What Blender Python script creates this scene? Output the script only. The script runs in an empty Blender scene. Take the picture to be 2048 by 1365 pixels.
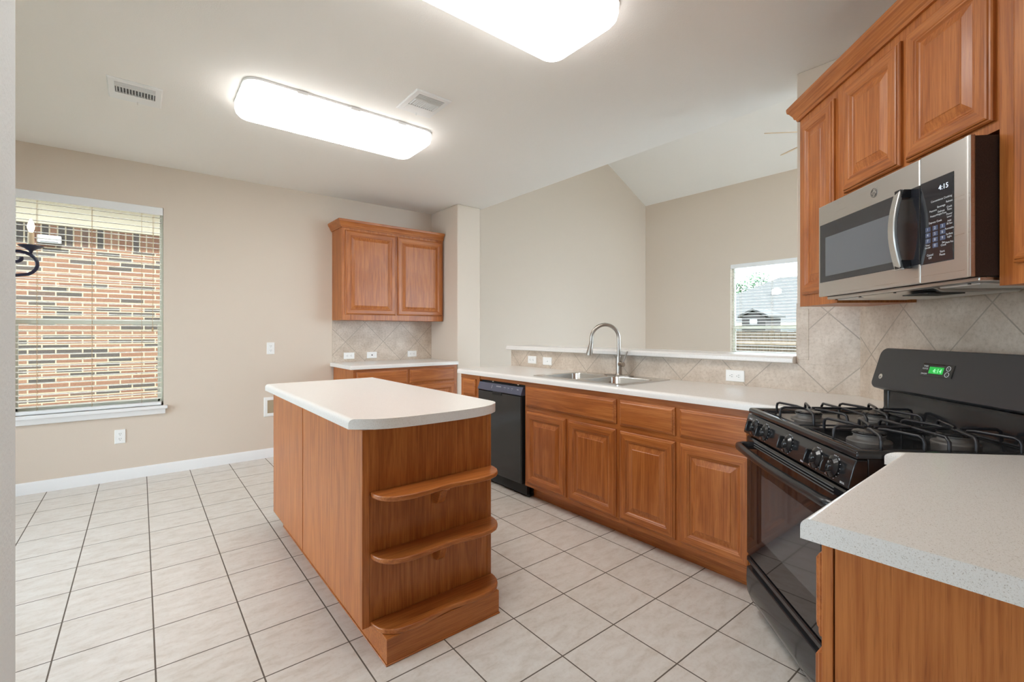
import bpy, bmesh, math, random
from math import sin, cos, pi, radians, sqrt
from mathutils import Vector, Matrix
random.seed(7)
S = bpy.context.scene
COL = S.collection

# ------------------------------------------------------------------ camera
CAM_H = 1.24
cd = bpy.data.cameras.new('camera')
cam = bpy.data.objects.new('camera', cd); COL.objects.link(cam)
cam.location = (0, 0, CAM_H)
cam.rotation_euler = (pi/2, 0, radians(-38.8))
cd.sensor_width = 36.0; cd.lens = 36.0*925/2048; cd.shift_y = -18.5/2048
cd.clip_start = 0.02
S.camera = cam
# ------------------------------------------------------------------ colour management, world, cycles
S.view_settings.view_transform = 'Standard'; S.view_settings.look = 'None'
S.view_settings.gamma = 1.0; S.view_settings.use_curve_mapping = False
S.view_settings.exposure = 0.43
W = bpy.data.worlds.new('sky'); S.world = W; W.use_nodes = True
bg = W.node_tree.nodes['Background']
bg.inputs[0].default_value = (0.74, 0.86, 1.0, 1); bg.inputs[1].default_value = 8.0
cy = S.cycles
cy.use_denoising = True
try: cy.denoiser = 'OPENIMAGEDENOISE'
except Exception: pass
cy.max_bounces = 10; cy.diffuse_bounces = 6; cy.glossy_bounces = 5; cy.transparent_max_bounces = 24
cy.sample_clamp_indirect = 6.0; cy.caustics_reflective = False; cy.caustics_refractive = False
LIGHT_FIXTURE = 9.0

# daylight that comes in through the living room's big glass doors (out of view to the right)
sun = bpy.data.lights.new('sun', 'SUN'); sun.energy = 14.0; sun.angle = radians(2); sun.color = (0.85, 0.93, 1.0)
so = bpy.data.objects.new('sun', sun); COL.objects.link(so)
so.rotation_euler = Vector((-0.10, 0.62, -0.78)).to_track_quat('-Z', 'Y').to_euler()

# ------------------------------------------------------------------ materials
def srgb(r, g, b):
    f = lambda c: (c/255/12.92) if c/255 <= 0.04045 else ((c/255+0.055)/1.055)**2.4
    return (f(r), f(g), f(b), 1)
def mat(name, base=(0.8,0.8,0.8,1), rough=0.5, metal=0.0, spec=0.5, coat=0.0):
    m = bpy.data.materials.new(name); m.use_nodes = True
    b = m.node_tree.nodes['Principled BSDF']
    b.inputs['Base Color'].default_value = base; b.inputs['Roughness'].default_value = rough
    b.inputs['Metallic'].default_value = metal; b.inputs['Specular IOR Level'].default_value = spec
    b.inputs['Coat Weight'].default_value = coat; b.inputs['Coat Roughness'].default_value = 0.12
    return m
class NT:
    def __init__(s, m): s.t = m.node_tree; s.b = s.t.nodes['Principled BSDF']
    def n(s, typ, **kw):
        x = s.t.nodes.new(typ)
        for k, v in kw.items():
            if hasattr(x, k): setattr(x, k, v)
        return x
    def l(s, a, b): s.t.links.new(a, b)
    def math(s, op, a, b=None):
        x = s.n('ShaderNodeMath'); x.operation = op
        for i, v in enumerate((a, b)):
            if v is None: continue
            if isinstance(v, (int, float)): x.inputs[i].default_value = v
            else: s.l(v, x.inputs[i])
        return x.outputs[0]
    def ramp(s, fac, stops):
        r = s.n('ShaderNodeValToRGB'); e = r.color_ramp.elements
        while len(e) < len(stops): e.new(0.5)
        for el, (p, c) in zip(e, stops): el.position = p; el.color = c
        s.l(fac, r.inputs[0]); return r.outputs[0]
    def noise(s, vec, scale, detail=3, rough=0.55, dist=0.0):
        x = s.n('ShaderNodeTexNoise'); x.inputs['Scale'].default_value = scale
        x.inputs['Detail'].default_value = detail; x.inputs['Roughness'].default_value = rough
        x.inputs['Distortion'].default_value = dist
        if vec is not None: s.l(vec, x.inputs['Vector'])
        return x.outputs['Fac']
    def obj(s): return s.n('ShaderNodeTexCoord').outputs['Object']
    def mapping(s, vec, scale=(1,1,1), rot=(0,0,0), loc=(0,0,0)):
        x = s.n('ShaderNodeMapping'); x.inputs['Scale'].default_value = scale
        x.inputs['Rotation'].default_value = rot; x.inputs['Location'].default_value = loc
        s.l(vec, x.inputs['Vector']); return x.outputs[0]
    def bump(s, h, strength=0.2, dist=0.002):
        x = s.n('ShaderNodeBump'); x.inputs['Strength'].default_value = strength; x.inputs['Distance'].default_value = dist
        s.l(h, x.inputs['Height']); s.l(x.outputs[0], s.b.inputs['Normal'])
    def mix(s, fac, a, b, mode='MIX'):
        x = s.n('ShaderNodeMix'); x.data_type = 'RGBA'; x.blend_type = mode
        for i, v in ((0, fac), (6, a), (7, b)):
            if isinstance(v, (int, float)): x.inputs[i].default_value = v
            elif isinstance(v, tuple): x.inputs[i].default_value = v
            else: s.l(v, x.inputs[i])
        return x.outputs[2]

def paint(name, col, rough=0.7, bscale=260, bstr=0.25, spec=0.3):
    m = mat(name, col, rough, spec=spec); t = NT(m); o = t.obj()
    t.bump(t.noise(o, bscale, 2), bstr, 0.0015)
    return m
M = {}
M['wall'] = paint('wall_paint', srgb(215, 201, 186))
M['wall_pale'] = paint('pale_grey_wall_paint', srgb(222, 229, 232), 0.7, 150, 0.6)
M['ceiling'] = paint('ceiling_paint', srgb(242, 239, 235), 0.85, 160, 0.5)
M['white'] = mat('white_trim', srgb(236, 236, 236), 0.35)
M['plastic'] = mat('white_plastic', srgb(240, 240, 238), 0.3)
M['dark'] = mat('dark_slot', (0.01, 0.01, 0.01, 1), 0.6)
M['duct'] = mat('grey_duct', (0.10, 0.10, 0.10, 1), 0.7)

def wood(name, axis):
    m = mat(name, rough=0.38, spec=0.45, coat=0.10); t = NT(m)
    o = t.obj()
    inf = t.n('ShaderNodeObjectInfo').outputs['Random']
    off = t.n('ShaderNodeCombineXYZ')
    for i in range(3): t.l(t.math('MULTIPLY', inf, 7.0+3*i), off.inputs[i])
    add = t.n('ShaderNodeVectorMath'); add.operation = 'ADD'; t.l(o, add.inputs[0]); t.l(off.outputs[0], add.inputs[1])
    v = add.outputs[0]
    sc = lambda a, b: tuple(b if i == axis else a for i in range(3))
    big = t.noise(t.mapping(v, sc(9, 0.9)), 1.0, 3, 0.55, 0.6)
    rings = t.n('ShaderNodeMath'); rings.operation = 'SINE'; t.l(t.math('MULTIPLY', big, 34.0), rings.inputs[0])
    ring = t.math('MULTIPLY_ADD', rings.outputs[0], 0.5); ring.node.inputs[2].default_value = 0.5
    fine = t.noise(t.mapping(v, sc(150, 4.0)), 1.0, 4, 0.6)
    pore = t.noise(t.mapping(v, sc(420, 14.0)), 1.0, 2, 0.5)
    blot = t.noise(t.mapping(v, sc(3.5, 1.6)), 1.0, 3, 0.6)
    f = t.math('ADD', t.math('MULTIPLY', ring, 0.11), t.math('MULTIPLY_ADD', fine, 0.62))
    f.node.inputs[1].links[0].from_node.inputs[2].default_value = 0.08
    f = t.math('ADD', f, t.math('MULTIPLY', blot, 0.22))
    c = t.ramp(f, [(0.34, srgb(132, 70, 28)), (0.50, srgb(163, 92, 40)), (0.70, srgb(188, 116, 58))])
    p = t.ramp(pore, [(0.30, (0.62, 0.55, 0.48, 1)), (0.42, (1, 1, 1, 1))])
    c = t.mix(0.55, c, p, 'MULTIPLY')
    t.l(c, t.b.inputs['Base Color'])
    t.bump(t.math('ADD', t.math('MULTIPLY', fine, 0.6), t.math('MULTIPLY', pore, 0.4)), 0.10, 0.0008)
    return m
M['wood_v'] = wood('oak_vertical', 2); M['wood_h'] = wood('oak_horizontal', 0); M['wood_d'] = wood('oak_depth', 1)

def counter_mat():
    m = mat('speckled_countertop', rough=0.22, spec=0.5); t = NT(m); o = t.obj()
    a = t.noise(o, 420, 2, 0.7); b = t.noise(o, 700, 1, 0.5); g = t.noise(o, 9, 2)
    c = t.ramp(a, [(0.30, srgb(186, 177, 166)), (0.40, srgb(230, 226, 221)), (0.62, srgb(231, 228, 224)), (0.75, srgb(240, 238, 235))])
    k = t.ramp(b, [(0.27, srgb(140, 124, 108)), (0.33, (1, 1, 1, 1))])
    t.l(t.mix(0.5, c, k, 'MULTIPLY'), t.b.inputs['Base Color'])
    return m
M['counter'] = counter_mat()

def brick_node(t, vec, w, h, mortar, c1, c2, cm, offset=0.0, bias=0.0):
    b = t.n('ShaderNodeTexBrick'); b.offset = offset; b.squash = 1.0
    b.inputs['Scale'].default_value = 1.0; b.inputs['Brick Width'].default_value = w; b.inputs['Row Height'].default_value = h
    b.inputs['Mortar Size'].default_value = mortar; b.inputs['Mortar Smooth'].default_value = 0.1; b.inputs['Bias'].default_value = bias
    b.inputs['Color1'].default_value = c1; b.inputs['Color2'].default_value = c2; b.inputs['Mortar'].default_value = cm
    t.l(vec, b.inputs['Vector']); return b
def floor_mat():
    m = mat('floor_tile', rough=0.32, spec=0.45); t = NT(m); o = t.obj()
    v = t.mapping(o, loc=(0.563+0.0, -1.849+0.2965*20, 0))
    v2 = t.mapping(o, loc=(0.563+0.3035*20, -1.849+0.2965*20, 0))
    b = brick_node(t, v2, 0.3035, 0.2965, 0.0028, srgb(205, 196, 184), srgb(212, 204, 193), srgb(92, 82, 72))
    n1 = t.noise(t.mapping(o, (6, 14, 1)), 1.6, 5, 0.65, 0.4); n2 = t.noise(o, 60, 3, 0.6)
    c = t.ramp(n1, [(0.30, srgb(197, 188, 178)), (0.5, srgb(217, 212, 206)), (0.72, srgb(229, 227, 223))])
    d = t.ramp(n2, [(0.3, (0.86, 0.83, 0.79, 1)), (0.5, (1, 1, 1, 1))])
    c = t.mix(0.7, c, d, 'MULTIPLY')
    c = t.mix(0.35, c, b.outputs['Color'], 'MIX')
    c = t.mix(b.outputs['Fac'], c, srgb(98, 88, 78))
    t.l(c, t.b.inputs['Base Color'])
    t.l(t.math('MULTIPLY_ADD', b.outputs['Fac'], 0.5), t.b.inputs['Roughness'])
    t.b.inputs['Roughness'].links[0].from_node.inputs[2].default_value = 0.32
    t.bump(t.math('SUBTRACT', t.math('MULTIPLY', n1, 0.15), b.outputs['Fac']), 0.35, 0.0015)
    return m
M['floor'] = floor_mat()
def splash_mat(name, x0, z0, T=0.303):
    # square tiles laid on the diagonal; (x0, z0) is a grout crossing in the object's own x, z
    m = mat(name, rough=0.36, spec=0.4); t = NT(m); o = t.obj()
    s = t.n('ShaderNodeSeparateXYZ'); t.l(o, s.inputs[0])
    x = t.math('SUBTRACT', s.outputs[0], x0); z = t.math('SUBTRACT', s.outputs[2], z0)
    a = t.math('MULTIPLY', t.math('ADD', x, z), 0.70711); b = t.math('MULTIPLY', t.math('SUBTRACT', z, x), 0.70711)
    cxy = t.n('ShaderNodeCombineXYZ')
    t.l(t.math('ADD', a, T*30), cxy.inputs[0]); t.l(t.math('ADD', b, T*30), cxy.inputs[1])
    br = brick_node(t, cxy.outputs[0], T, T, 0.0028, srgb(196, 184, 168), srgb(204, 192, 177), srgb(176, 165, 150))
    n1 = t.noise(o, 55, 5, 0.75, 0.0); n2 = t.noise(o, 7, 3)
    c = t.ramp(n1, [(0.34, srgb(190, 175, 160)), (0.48, srgb(213, 201, 188)), (0.66, srgb(224, 214, 204))])
    c2 = t.ramp(n2, [(0.35, srgb(216, 203, 189)), (0.65, srgb(255, 250, 244))])
    c = t.mix(0.8, c, c2, 'MULTIPLY')
    c = t.mix(0.25, c, br.outputs['Color'])
    c = t.mix(br.outputs['Fac'], c, srgb(170, 157, 142))
    t.l(c, t.b.inputs['Base Color'])
    t.bump(t.math('SUBTRACT', t.math('MULTIPLY', n1, 0.2), br.outputs['Fac']), 0.5, 0.0015)
    return m

M['black'] = mat('black_enamel', (0.016, 0.017, 0.019, 1), 0.12)
M['black_panel'] = mat('black_satin', (0.016, 0.016, 0.018, 1), 0.26)
M['black_glass'] = mat('black_glass', (0.012, 0.012, 0.014, 1), 0.03, spec=0.7)
M['oven_glass'] = mat('oven_window_glass', (0.055, 0.055, 0.058, 1), 0.05, spec=0.9)
M['mw_glass'] = mat('microwave_door_glass', (0.020, 0.021, 0.026, 1), 0.07, spec=0.7)
M['mw_screen'] = mat('microwave_door_mesh_screen', (0.13, 0.14, 0.155, 1), 0.25, spec=0.6)
M['iron'] = mat('black_iron_grate', (0.018, 0.018, 0.022, 1), 0.34)
M['burner'] = mat('burner_base', (0.16, 0.15, 0.14, 1), 0.5, 0.3)
def side_mat():
    m = mat('black_textured_steel', rough=0.45); t = NT(m)
    t.l(t.ramp(t.noise(t.obj(), 600, 2), [(0.35, (0.008, 0.006, 0.006, 1)), (0.7, (0.05, 0.032, 0.03, 1))]), t.b.inputs['Base Color'])
    return m
M['mw_side'] = side_mat()
def brushed(name, axis, base=(0.60, 0.59, 0.57, 1), rough=0.30):
    m = mat(name, base, rough, 1.0); t = NT(m)
    sc = tuple(2.0 if i == axis else 500.0 for i in range(3))
    n = t.noise(t.mapping(t.obj(), sc), 1.0, 2)
    t.l(t.ramp(n, [(0.2, (rough-0.05,)*3+(1,)), (0.8, (rough+0.07,)*3+(1,))]), t.b.inputs['Roughness'])
    return m
M['steel'] = brushed('brushed_steel', 0); M['steel_v'] = brushed('brushed_steel_vertical', 2)
M['nickel'] = mat('brushed_nickel', (0.42, 0.385, 0.345, 1), 0.30, 1.0)
M['chrome'] = mat('polished_steel', (0.8, 0.8, 0.8, 1), 0.12, 1.0)
M['basin'] = mat('sink_steel', (0.66, 0.66, 0.65, 1), 0.22, 1.0)
M['alu'] = mat('mesh_filter', (0.75, 0.75, 0.74, 1), 0.4, 0.6)
M['ink'] = mat('white_lettering', srgb(225, 228, 232), 0.5)
M['key'] = mat('blue_grey_key', srgb(74, 84, 112), 0.4)
M['bluepanel'] = mat('black_control_strip', (0.085, 0.092, 0.135, 1), 0.35)
def emit(name, col, s):
    m = mat(name, (0, 0, 0, 1), 0.5); b = m.node_tree.nodes['Principled BSDF']
    b.inputs['Emission Color'].default_value = col; b.inputs['Emission Strength'].default_value = s
    return m
M['lamp'] = emit('lit_diffuser', (1.0, 0.975, 0.94, 1), LIGHT_FIXTURE)
M['lamp_side'] = emit('lit_diffuser_side', (1.0, 0.975, 0.94, 1), LIGHT_FIXTURE*0.38)
M['bulb'] = emit('lit_candle_bulb', (1.0, 0.78, 0.45, 1), 9.0)
M['led_white'] = emit('white_clock_digits', (0.75, 0.85, 1.0, 1), 1.3)
M['led_green'] = emit('green_clock_screen', (0.02, 0.80, 0.10, 1), 0.45)
M['led_pale'] = emit('pale_green_digits', (0.45, 1.0, 0.55, 1), 1.0)
M['iron_blue'] = mat('dark_wrought_iron', (0.016, 0.018, 0.05, 1), 0.35)
M['candle'] = mat('ivory_candle_sleeve', srgb(226, 205, 170), 0.5)
M['slat'] = mat('ivory_blind_slat', srgb(247, 243, 233), 0.45)
M['cord'] = mat('tan_cord', srgb(190, 165, 130), 0.8)
M['vinyl'] = mat('almond_window_frame', srgb(236, 238, 226), 0.45)
M['fan'] = mat('fan_blade_wood', srgb(214, 190, 160), 0.4)
M['carpet'] = paint('carpet', srgb(206, 205, 203), 1.0, 700, 0.8)
def glass():
    m = bpy.data.materials.new('window_glass'); m.use_nodes = True; t = m.node_tree; t.nodes.clear()
    o = t.nodes.new('ShaderNodeOutputMaterial'); a = t.nodes.new('ShaderNodeBsdfTransparent'); g = t.nodes.new('ShaderNodeBsdfGlossy')
    a.inputs[0].default_value = (0.93, 0.95, 0.94, 1)
    g.inputs['Roughness'].default_value = 0.02; fr = t.nodes.new('ShaderNodeFresnel'); fr.inputs[0].default_value = 1.35
    x = t.nodes.new('ShaderNodeMixShader'); t.links.new(fr.outputs[0], x.inputs[0]); t.links.new(a.outputs[0], x.inputs[1]); t.links.new(g.outputs[0], x.inputs[2])
    t.links.new(x.outputs[0], o.inputs[0]); return m
M['glass'] = glass()
def brick_wall_mat(soldier=False):
    m = mat('brick_soldier' if soldier else 'brick_wall', rough=0.85, spec=0.2); t = NT(m); o = t.obj()
    s = t.n('ShaderNodeSeparateXYZ'); t.l(o, s.inputs[0])
    c = t.n('ShaderNodeCombineXYZ')
    t.l(t.math('ADD', s.outputs[0], 20.0), c.inputs[0]); t.l(t.math('ADD', s.outputs[2], 10.0), c.inputs[1])
    w, h = (0.0775, 0.27) if soldier else (0.262, 0.0640)
    if soldier: c2 = t.mapping(c.outputs[0], loc=(0, -(12.39-0.27*45), 0)); off = 0.0
    else: c2 = c.outputs[0]; off = 0.5
    b = brick_node(t, c2, w, h, 0.0075, (0, 0, 0, 1), (1, 1, 1, 1), (0, 0, 0, 1), off)
    col = t.ramp(b.outputs['Color'], [(0.0, srgb(94, 63, 47)), (0.35, srgb(106, 77, 58)), (0.62, srgb(99, 68, 51)), (0.70, srgb(66, 57, 50)), (1.0, srgb(56, 49, 43))])
    n = t.noise(o, 40, 4, 0.6)
    col = t.mix(0.6, col, t.ramp(n, [(0.3, (0.72, 0.70, 0.68, 1)), (0.6, (1, 1, 1, 1))]), 'MULTIPLY')
    col = t.mix(b.outputs['Fac'], col, srgb(134, 119, 96))
    t.l(col, t.b.inputs['Base Color'])
    t.bump(t.math('SUBTRACT', n, b.outputs['Fac']), 0.5, 0.006)
    return m
M['brick'] = brick_wall_mat(); M['soldier'] = brick_wall_mat(True)
M['frieze'] = mat('cream_frieze', srgb(172, 156, 130), 0.6)
M['lightbox'] = mat('light_box_plastic', srgb(132, 127, 122), 0.5)
M['siding'] = mat('pale_stucco', srgb(150, 149, 147), 0.8)
def noisy(name, a, b, scale, rough=0.9, stretch=(1,1,1)):
    m = mat(name, rough=rough, spec=0.2); t = NT(m)
    t.l(t.ramp(t.noise(t.mapping(t.obj(), stretch), scale, 4, 0.65), [(0.3, a), (0.7, b)]), t.b.inputs['Base Color']); return m
M['shingle'] = noisy('roof_shingles', (0.046, 0.044, 0.040, 1), (0.066, 0.062, 0.056, 1), 3, stretch=(1, 1, 6))
M['fence'] = noisy('weathered_fence', (0.05, 0.038, 0.027, 1), (0.17, 0.125, 0.085, 1), 14, stretch=(1, 3, 0.4))
M['fence_rail'] = noisy('fence_rail_wood', (0.20, 0.15, 0.10, 1), (0.28, 0.21, 0.15, 1), 8)
M['shed'] = mat('brown_shed_paint', (0.035, 0.028, 0.024, 1), 0.8)
M['grass'] = noisy('lawn', (0.035, 0.045, 0.02, 1), (0.06, 0.07, 0.035, 1), 12)
M['leaf'] = mat('tree_leaf', (0.03, 0.085, 0.02, 1), 0.6)
M['bark'] = mat('tree_bark', (0.05, 0.035, 0.025, 1), 0.9)

# ------------------------------------------------------------------ mesh helpers
class MB:
    def __init__(s): s.v = []; s.f = []; s.m = []; s.T = None; s.flat = False
    def add(s, verts, faces, mi=0):
        b = len(s.v)
        for p in verts:
            p = Vector(p); s.v.append(tuple(s.T @ p) if s.T else tuple(p))
        for i, f in enumerate(faces):
            s.f.append(tuple(b+k for k in f)); s.m.append(mi[i] if isinstance(mi, list) else mi)
        return s
    def box(s, x0, x1, y0, y1, z0, z1, mi=0):
        v = [(x, y, z) for z in (z0, z1) for y in (y0, y1) for x in (x0, x1)]
        return s.add(v, [(0,2,3,1), (4,5,7,6), (0,1,5,4), (2,6,7,3), (0,4,6,2), (1,3,7,5)], mi)
    def prism(s, poly, z0, z1, mi=0):
        n = len(poly)
        v = [(x, y, z0) for x, y in poly] + [(x, y, z1) for x, y in poly]
        f = [tuple(range(n-1, -1, -1)), tuple(range(n, 2*n))] + [(i, (i+1) % n, n+(i+1) % n, n+i) for i in range(n)]
        return s.add(v, f, mi)
    def prism_axis(s, poly, a0, a1, axis, mi=0):
        # poly in the two other axes (cyclic order), extruded along axis
        n = len(poly)
        def P(p, a):
            return {'x': (a, p[0], p[1]), 'y': (p[0], a, p[1]), 'z': (p[0], p[1], a)}[axis]
        v = [P(p, a0) for p in poly] + [P(p, a1) for p in poly]
        f = [tuple(range(n-1, -1, -1)), tuple(range(n, 2*n))] + [(i, (i+1) % n, n+(i+1) % n, n+i) for i in range(n)]
        return s.add(v, f, mi)
    def rings(s, x0, x1, z0, z1, rr, mv=0, mh=0, cap=True, back=False, mcap=None):
        # nested rectangles in the x-z plane, facing -y; rr = [(inset, y), ...]
        s.flat = True
        v = []; f = []; mi = []
        for d, y in rr: v += [(x0+d, y, z0+d), (x1-d, y, z0+d), (x1-d, y, z1-d), (x0+d, y, z1-d)]
        for i in range(len(rr)-1):
            a, b = 4*i, 4*i+4
            for k in range(4):
                f.append((a+k, a+(k+1) % 4, b+(k+1) % 4, b+k)); mi.append(mh if k in (0, 2) else mv)
        if cap: e = 4*(len(rr)-1); f.append((e, e+1, e+2, e+3)); mi.append(mv if mcap is None else mcap)
        if back: f.append((3, 2, 1, 0)); mi.append(mv)
        return s.add(v, f, mi)
    def tube(s, pts, r, seg=8, closed=False, mi=0, cap=True):
        P = [Vector(p) for p in pts]; n = len(P); rs = r if isinstance(r, (list, tuple)) else [r]*n
        T = []
        for i in range(n):
            a = P[(i-1) % n] if closed or i > 0 else P[i]; b = P[(i+1) % n] if closed or i < n-1 else P[i]
            T.append((b-a).normalized())
        u = T[0].orthogonal().normalized(); v = []; f = []
        for i in range(n):
            u = (u - T[i]*u.dot(T[i]))
            u = u.normalized() if u.length > 1e-6 else T[i].orthogonal().normalized()
            w = T[i].cross(u)
            for k in range(seg):
                a = 2*pi*k/seg; v.append(P[i] + (u*cos(a)+w*sin(a))*rs[i])
        for i in range(n if closed else n-1):
            j = (i+1) % n
            for k in range(seg): f.append((i*seg+k, i*seg+(k+1) % seg, j*seg+(k+1) % seg, j*seg+k))
        if cap and not closed: f += [tuple(range(seg-1, -1, -1)), tuple(range((n-1)*seg, n*seg))]
        return s.add(v, f, mi)
    def lathe(s, prof, c=(0,0,0), axis='z', seg=24, mi=0):
        v = []; f = []
        for r, h in prof:
            r = max(r, 1e-5)
            for k in range(seg):
                a = 2*pi*k/seg; p = (r*cos(a), r*sin(a), h)
                if axis == 'y': p = (p[0], p[2], p[1])
                if axis == 'x': p = (p[2], p[0], p[1])
                v.append((c[0]+p[0], c[1]+p[1], c[2]+p[2]))
        n = len(prof)
        for i in range(n-1):
            for k in range(seg): f.append((i*seg+k, i*seg+(k+1) % seg, (i+1)*seg+(k+1) % seg, (i+1)*seg+k))
        f += [tuple(range(seg-1, -1, -1)), tuple(range((n-1)*seg, n*seg))]
        return s.add(v, f, mi)
    def build(s, name, mats, parent=None, bevel=0, seg=2, angle=38, recalc=True):
        me = bpy.data.meshes.new(name)
        bm = bmesh.new(); vs = [bm.verts.new(p) for p in s.v]
        for f, mi in zip(s.f, s.m):
            try: fc = bm.faces.new([vs[i] for i in f]); fc.material_index = mi
            except ValueError: pass
        if recalc: bmesh.ops.recalc_face_normals(bm, faces=bm.faces)
        bm.to_mesh(me); bm.free()
        for m in (mats if isinstance(mats, (list, tuple)) else [mats]): me.materials.append(m)
        me.polygons.foreach_set('use_smooth', [True]*len(me.polygons))
        me.set_sharp_from_angle(angle=radians(8 if s.flat else angle))
        o = bpy.data.objects.new(name, me); COL.objects.link(o)
        if parent is not None: o.parent = parent
        if bevel:
            b = o.modifiers.new('edge', 'BEVEL'); b.width = bevel; b.segments = seg; b.limit_method = 'ANGLE'; b.angle_limit = radians(50); b.harden_normals = False
        return o
def tag(o, label, cat, group=None, kind=None):
    o['label'] = label; o['category'] = cat
    if group: o['group'] = group
    if kind: o['kind'] = kind
    return o
def thing(name, label, cat, loc=(0,0,0), rz=0.0, group=None):
    o = bpy.data.objects.new(name, None); COL.objects.link(o); o.empty_display_size = 0.1
    o.location = loc; o.rotation_euler = (0, 0, rz)
    return tag(o, label, cat, group)
def struct(name, mb, m, **kw):
    o = mb.build(name, m, **kw); o['kind'] = 'structure'; return o
def copy_tree(o, parent=None):
    c = o.copy(); COL.objects.link(c); c.parent = parent
    for ch in list(o.children): copy_tree(ch, c)
    return c
def text_mesh(mb, body, size, T, mi=0, align='CENTER'):
    # lettering lying on the local x-z plane facing -y, placed by T
    cu = bpy.data.curves.new('t', 'FONT'); cu.body = body; cu.size = size; cu.align_x = align; cu.align_y = 'CENTER'; cu.extrude = 0.0; cu.resolution_u = 3
    ob = bpy.data.objects.new('t', cu); COL.objects.link(ob)
    me = ob.to_mesh()
    R = Matrix.Rotation(pi/2, 4, 'X')
    v = [T @ (R @ p.co) for p in me.vertices]; f = [tuple(p.vertices) for p in me.polygons]
    ob.to_mesh_clear(); bpy.data.objects.remove(ob); bpy.data.curves.remove(cu)
    mb.add(v, f, mi)
def boolean_cut(o, cutter):
    c = cutter.build('cut', M['dark'])
    md = o.modifiers.new('cut', 'BOOLEAN'); md.object = c; md.operation = 'DIFFERENCE'; md.solver = 'EXACT'
    bpy.context.view_layer.update()
    dg = bpy.context.evaluated_depsgraph_get()
    me = bpy.data.meshes.new_from_object(o.evaluated_get(dg)); o.modifiers.clear(); o.data = me
    bpy.data.objects.remove(c)
def wall_boxes(mb, a0, a1, z0, z1, t0, t1, holes, axis):
    # wall along axis ('x' or 'y') from a0 to a1, thickness t0..t1, with rectangular holes (b0, b1, c0, c1)
    def bx(p, q, z, w):
        if q-p < 1e-6 or w-z < 1e-6: return
        mb.box(p, q, t0, t1, z, w) if axis == 'x' else mb.box(t0, t1, p, q, z, w)
    cur = a0
    for b0, b1, c0, c1 in sorted(holes):
        bx(cur, b0, z0, z1); bx(b0, b1, z0, c0); bx(b0, b1, c1, z1); cur = b1
    bx(cur, a1, z0, z1)
R2 = sqrt(0.5)
def D(s, n, z=0.0):     # the angled corner: s runs to the right along the corner wall, n towards the room
    return Vector((-R2*s - R2*n, -R2*s + R2*n, z))
RZ_D = radians(-135); RZ_S = radians(-90); RZ_R = radians(180)

# ------------------------------------------------------------------ the setting
CEIL = 2.685; YW = 5.06; XE = 3.14; XL = -2.4; YR = -0.33; XB = 2.868; NW = -1.518
struct('floor', MB().box(XL-0.1, 3.14, -3.35, YW+0.15, -0.1, 0), M['floor'])
struct('floor_living', MB().box(3.14, 7.35, -1.75, YW+0.15, -0.1, 0), M['carpet'])
struct('ceiling', MB().box(XL-0.1, XE, -0.45, YW+0.02, CEIL, CEIL+0.12).box(XL-0.1, 0.60, -3.35, -0.45, CEIL, CEIL+0.12), M['ceiling'])
# wall with the dining window
W1 = (-0.77, 0.159, 0.60, 2.322)
mb = MB(); wall_boxes(mb, XL-0.1, 3.10, 0, CEIL, YW, YW+0.15, [W1], 'x'); struct('wall_window', mb, M['wall'])
WL = (2.0, 4.6, 0.02, 2.15); WH = (-2.0, -0.7, 0.9, 2.2)
mb = MB(); wall_boxes(mb, -3.35, YW+0.15, 0, CEIL, XL-0.12, XL, [WL, WH], 'y'); struct('wall_left', mb, M['wall'])
struct('wall_near', MB().box(XL, -0.1245, 0.752, 0.87, 0, CEIL), M['wall_pale'], bevel=0.010, seg=3)
struct('wall_right', MB().box(0.45, 2.0, YR-0.12, YR, 0, CEIL), M['wall'])
struct('wall_entry', MB().box(0.45, 0.57, -3.2, YR-0.12, 0, CEIL), M['wall'])
WK = (-2.0, -1.1, 1.0, 2.1)
mb = MB(); wall_boxes(mb, XL, 0.57, 0, CEIL, -3.35, -3.20, [WK], 'x'); struct('wall_back', mb, M['wall'])
struct('wall_pillar', MB().box(2.79, 3.10, 4.45, YW, 0, CEIL), M['wall'], bevel=0.010, seg=3)
struct('wall_bar', MB().box(XB, 3.06, 1.02, 3.575, 0, 1.062), M['wall'])
struct('wall_column', MB().box(XB, 3.06, 0.50, 1.02, 0, CEIL), M['wall'], bevel=0.006)
o = MB().box(-2.62, -0.95, 0, 0.12, 0, CEIL); o = struct('wall_corner', o, M['wall'])
o.location = D(0, NW); o.rotation_euler = (0, 0, RZ_D)
# living room beyond: vaulted ceiling, gable wall, far wall with window
GAB = [(3.02, 0), (7.35, 0), (7.35, 3.50), (5.17, 4.59), (3.02, 3.52)]
WD = (3.35, 6.95, 0.02, 2.45); WT = (3.9, 6.4, 2.65, 3.40)
mb = MB().prism_axis([(3.101, 0), (7.35, 0), (7.35, 3.50), (5.17, 4.59), (3.02, 3.52), (3.02, CEIL+0.12), (3.101, CEIL+0.12)], YW, YW+0.15, 'y'); struct('wall_gable', mb, M['wall'])
mb = MB(); wall_boxes(mb, 3.06, 7.35, 0, 2.55, -1.75, -1.60, [WD], 'x'); wall_boxes(mb, 3.06, 7.35, 2.55, 3.5, -1.75, -1.60, [WT], 'x')
mb.prism_axis([(3.02, 3.5), (7.35, 3.5), (5.17, 4.59)], -1.75, -1.60, 'y'); struct('wall_garden', mb, M['wall'])
W2 = (2.30, 3.50, 0.885, 2.288); W3 = (-0.95, 1.35, 0.885, 2.288)
mb = MB(); wall_boxes(mb, -1.75, YW, 0, 3.54, 7.20, 7.35, [W2, W3], 'y'); struct('wall_far', mb, M['wall'])
mb = MB().box(3.02, XE, -1.6, YW, CEIL+0.12, 3.56).box(3.02, XE, -1.6, -0.45, 0, CEIL+0.12); struct('wall_header', mb, M['wall'])
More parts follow.
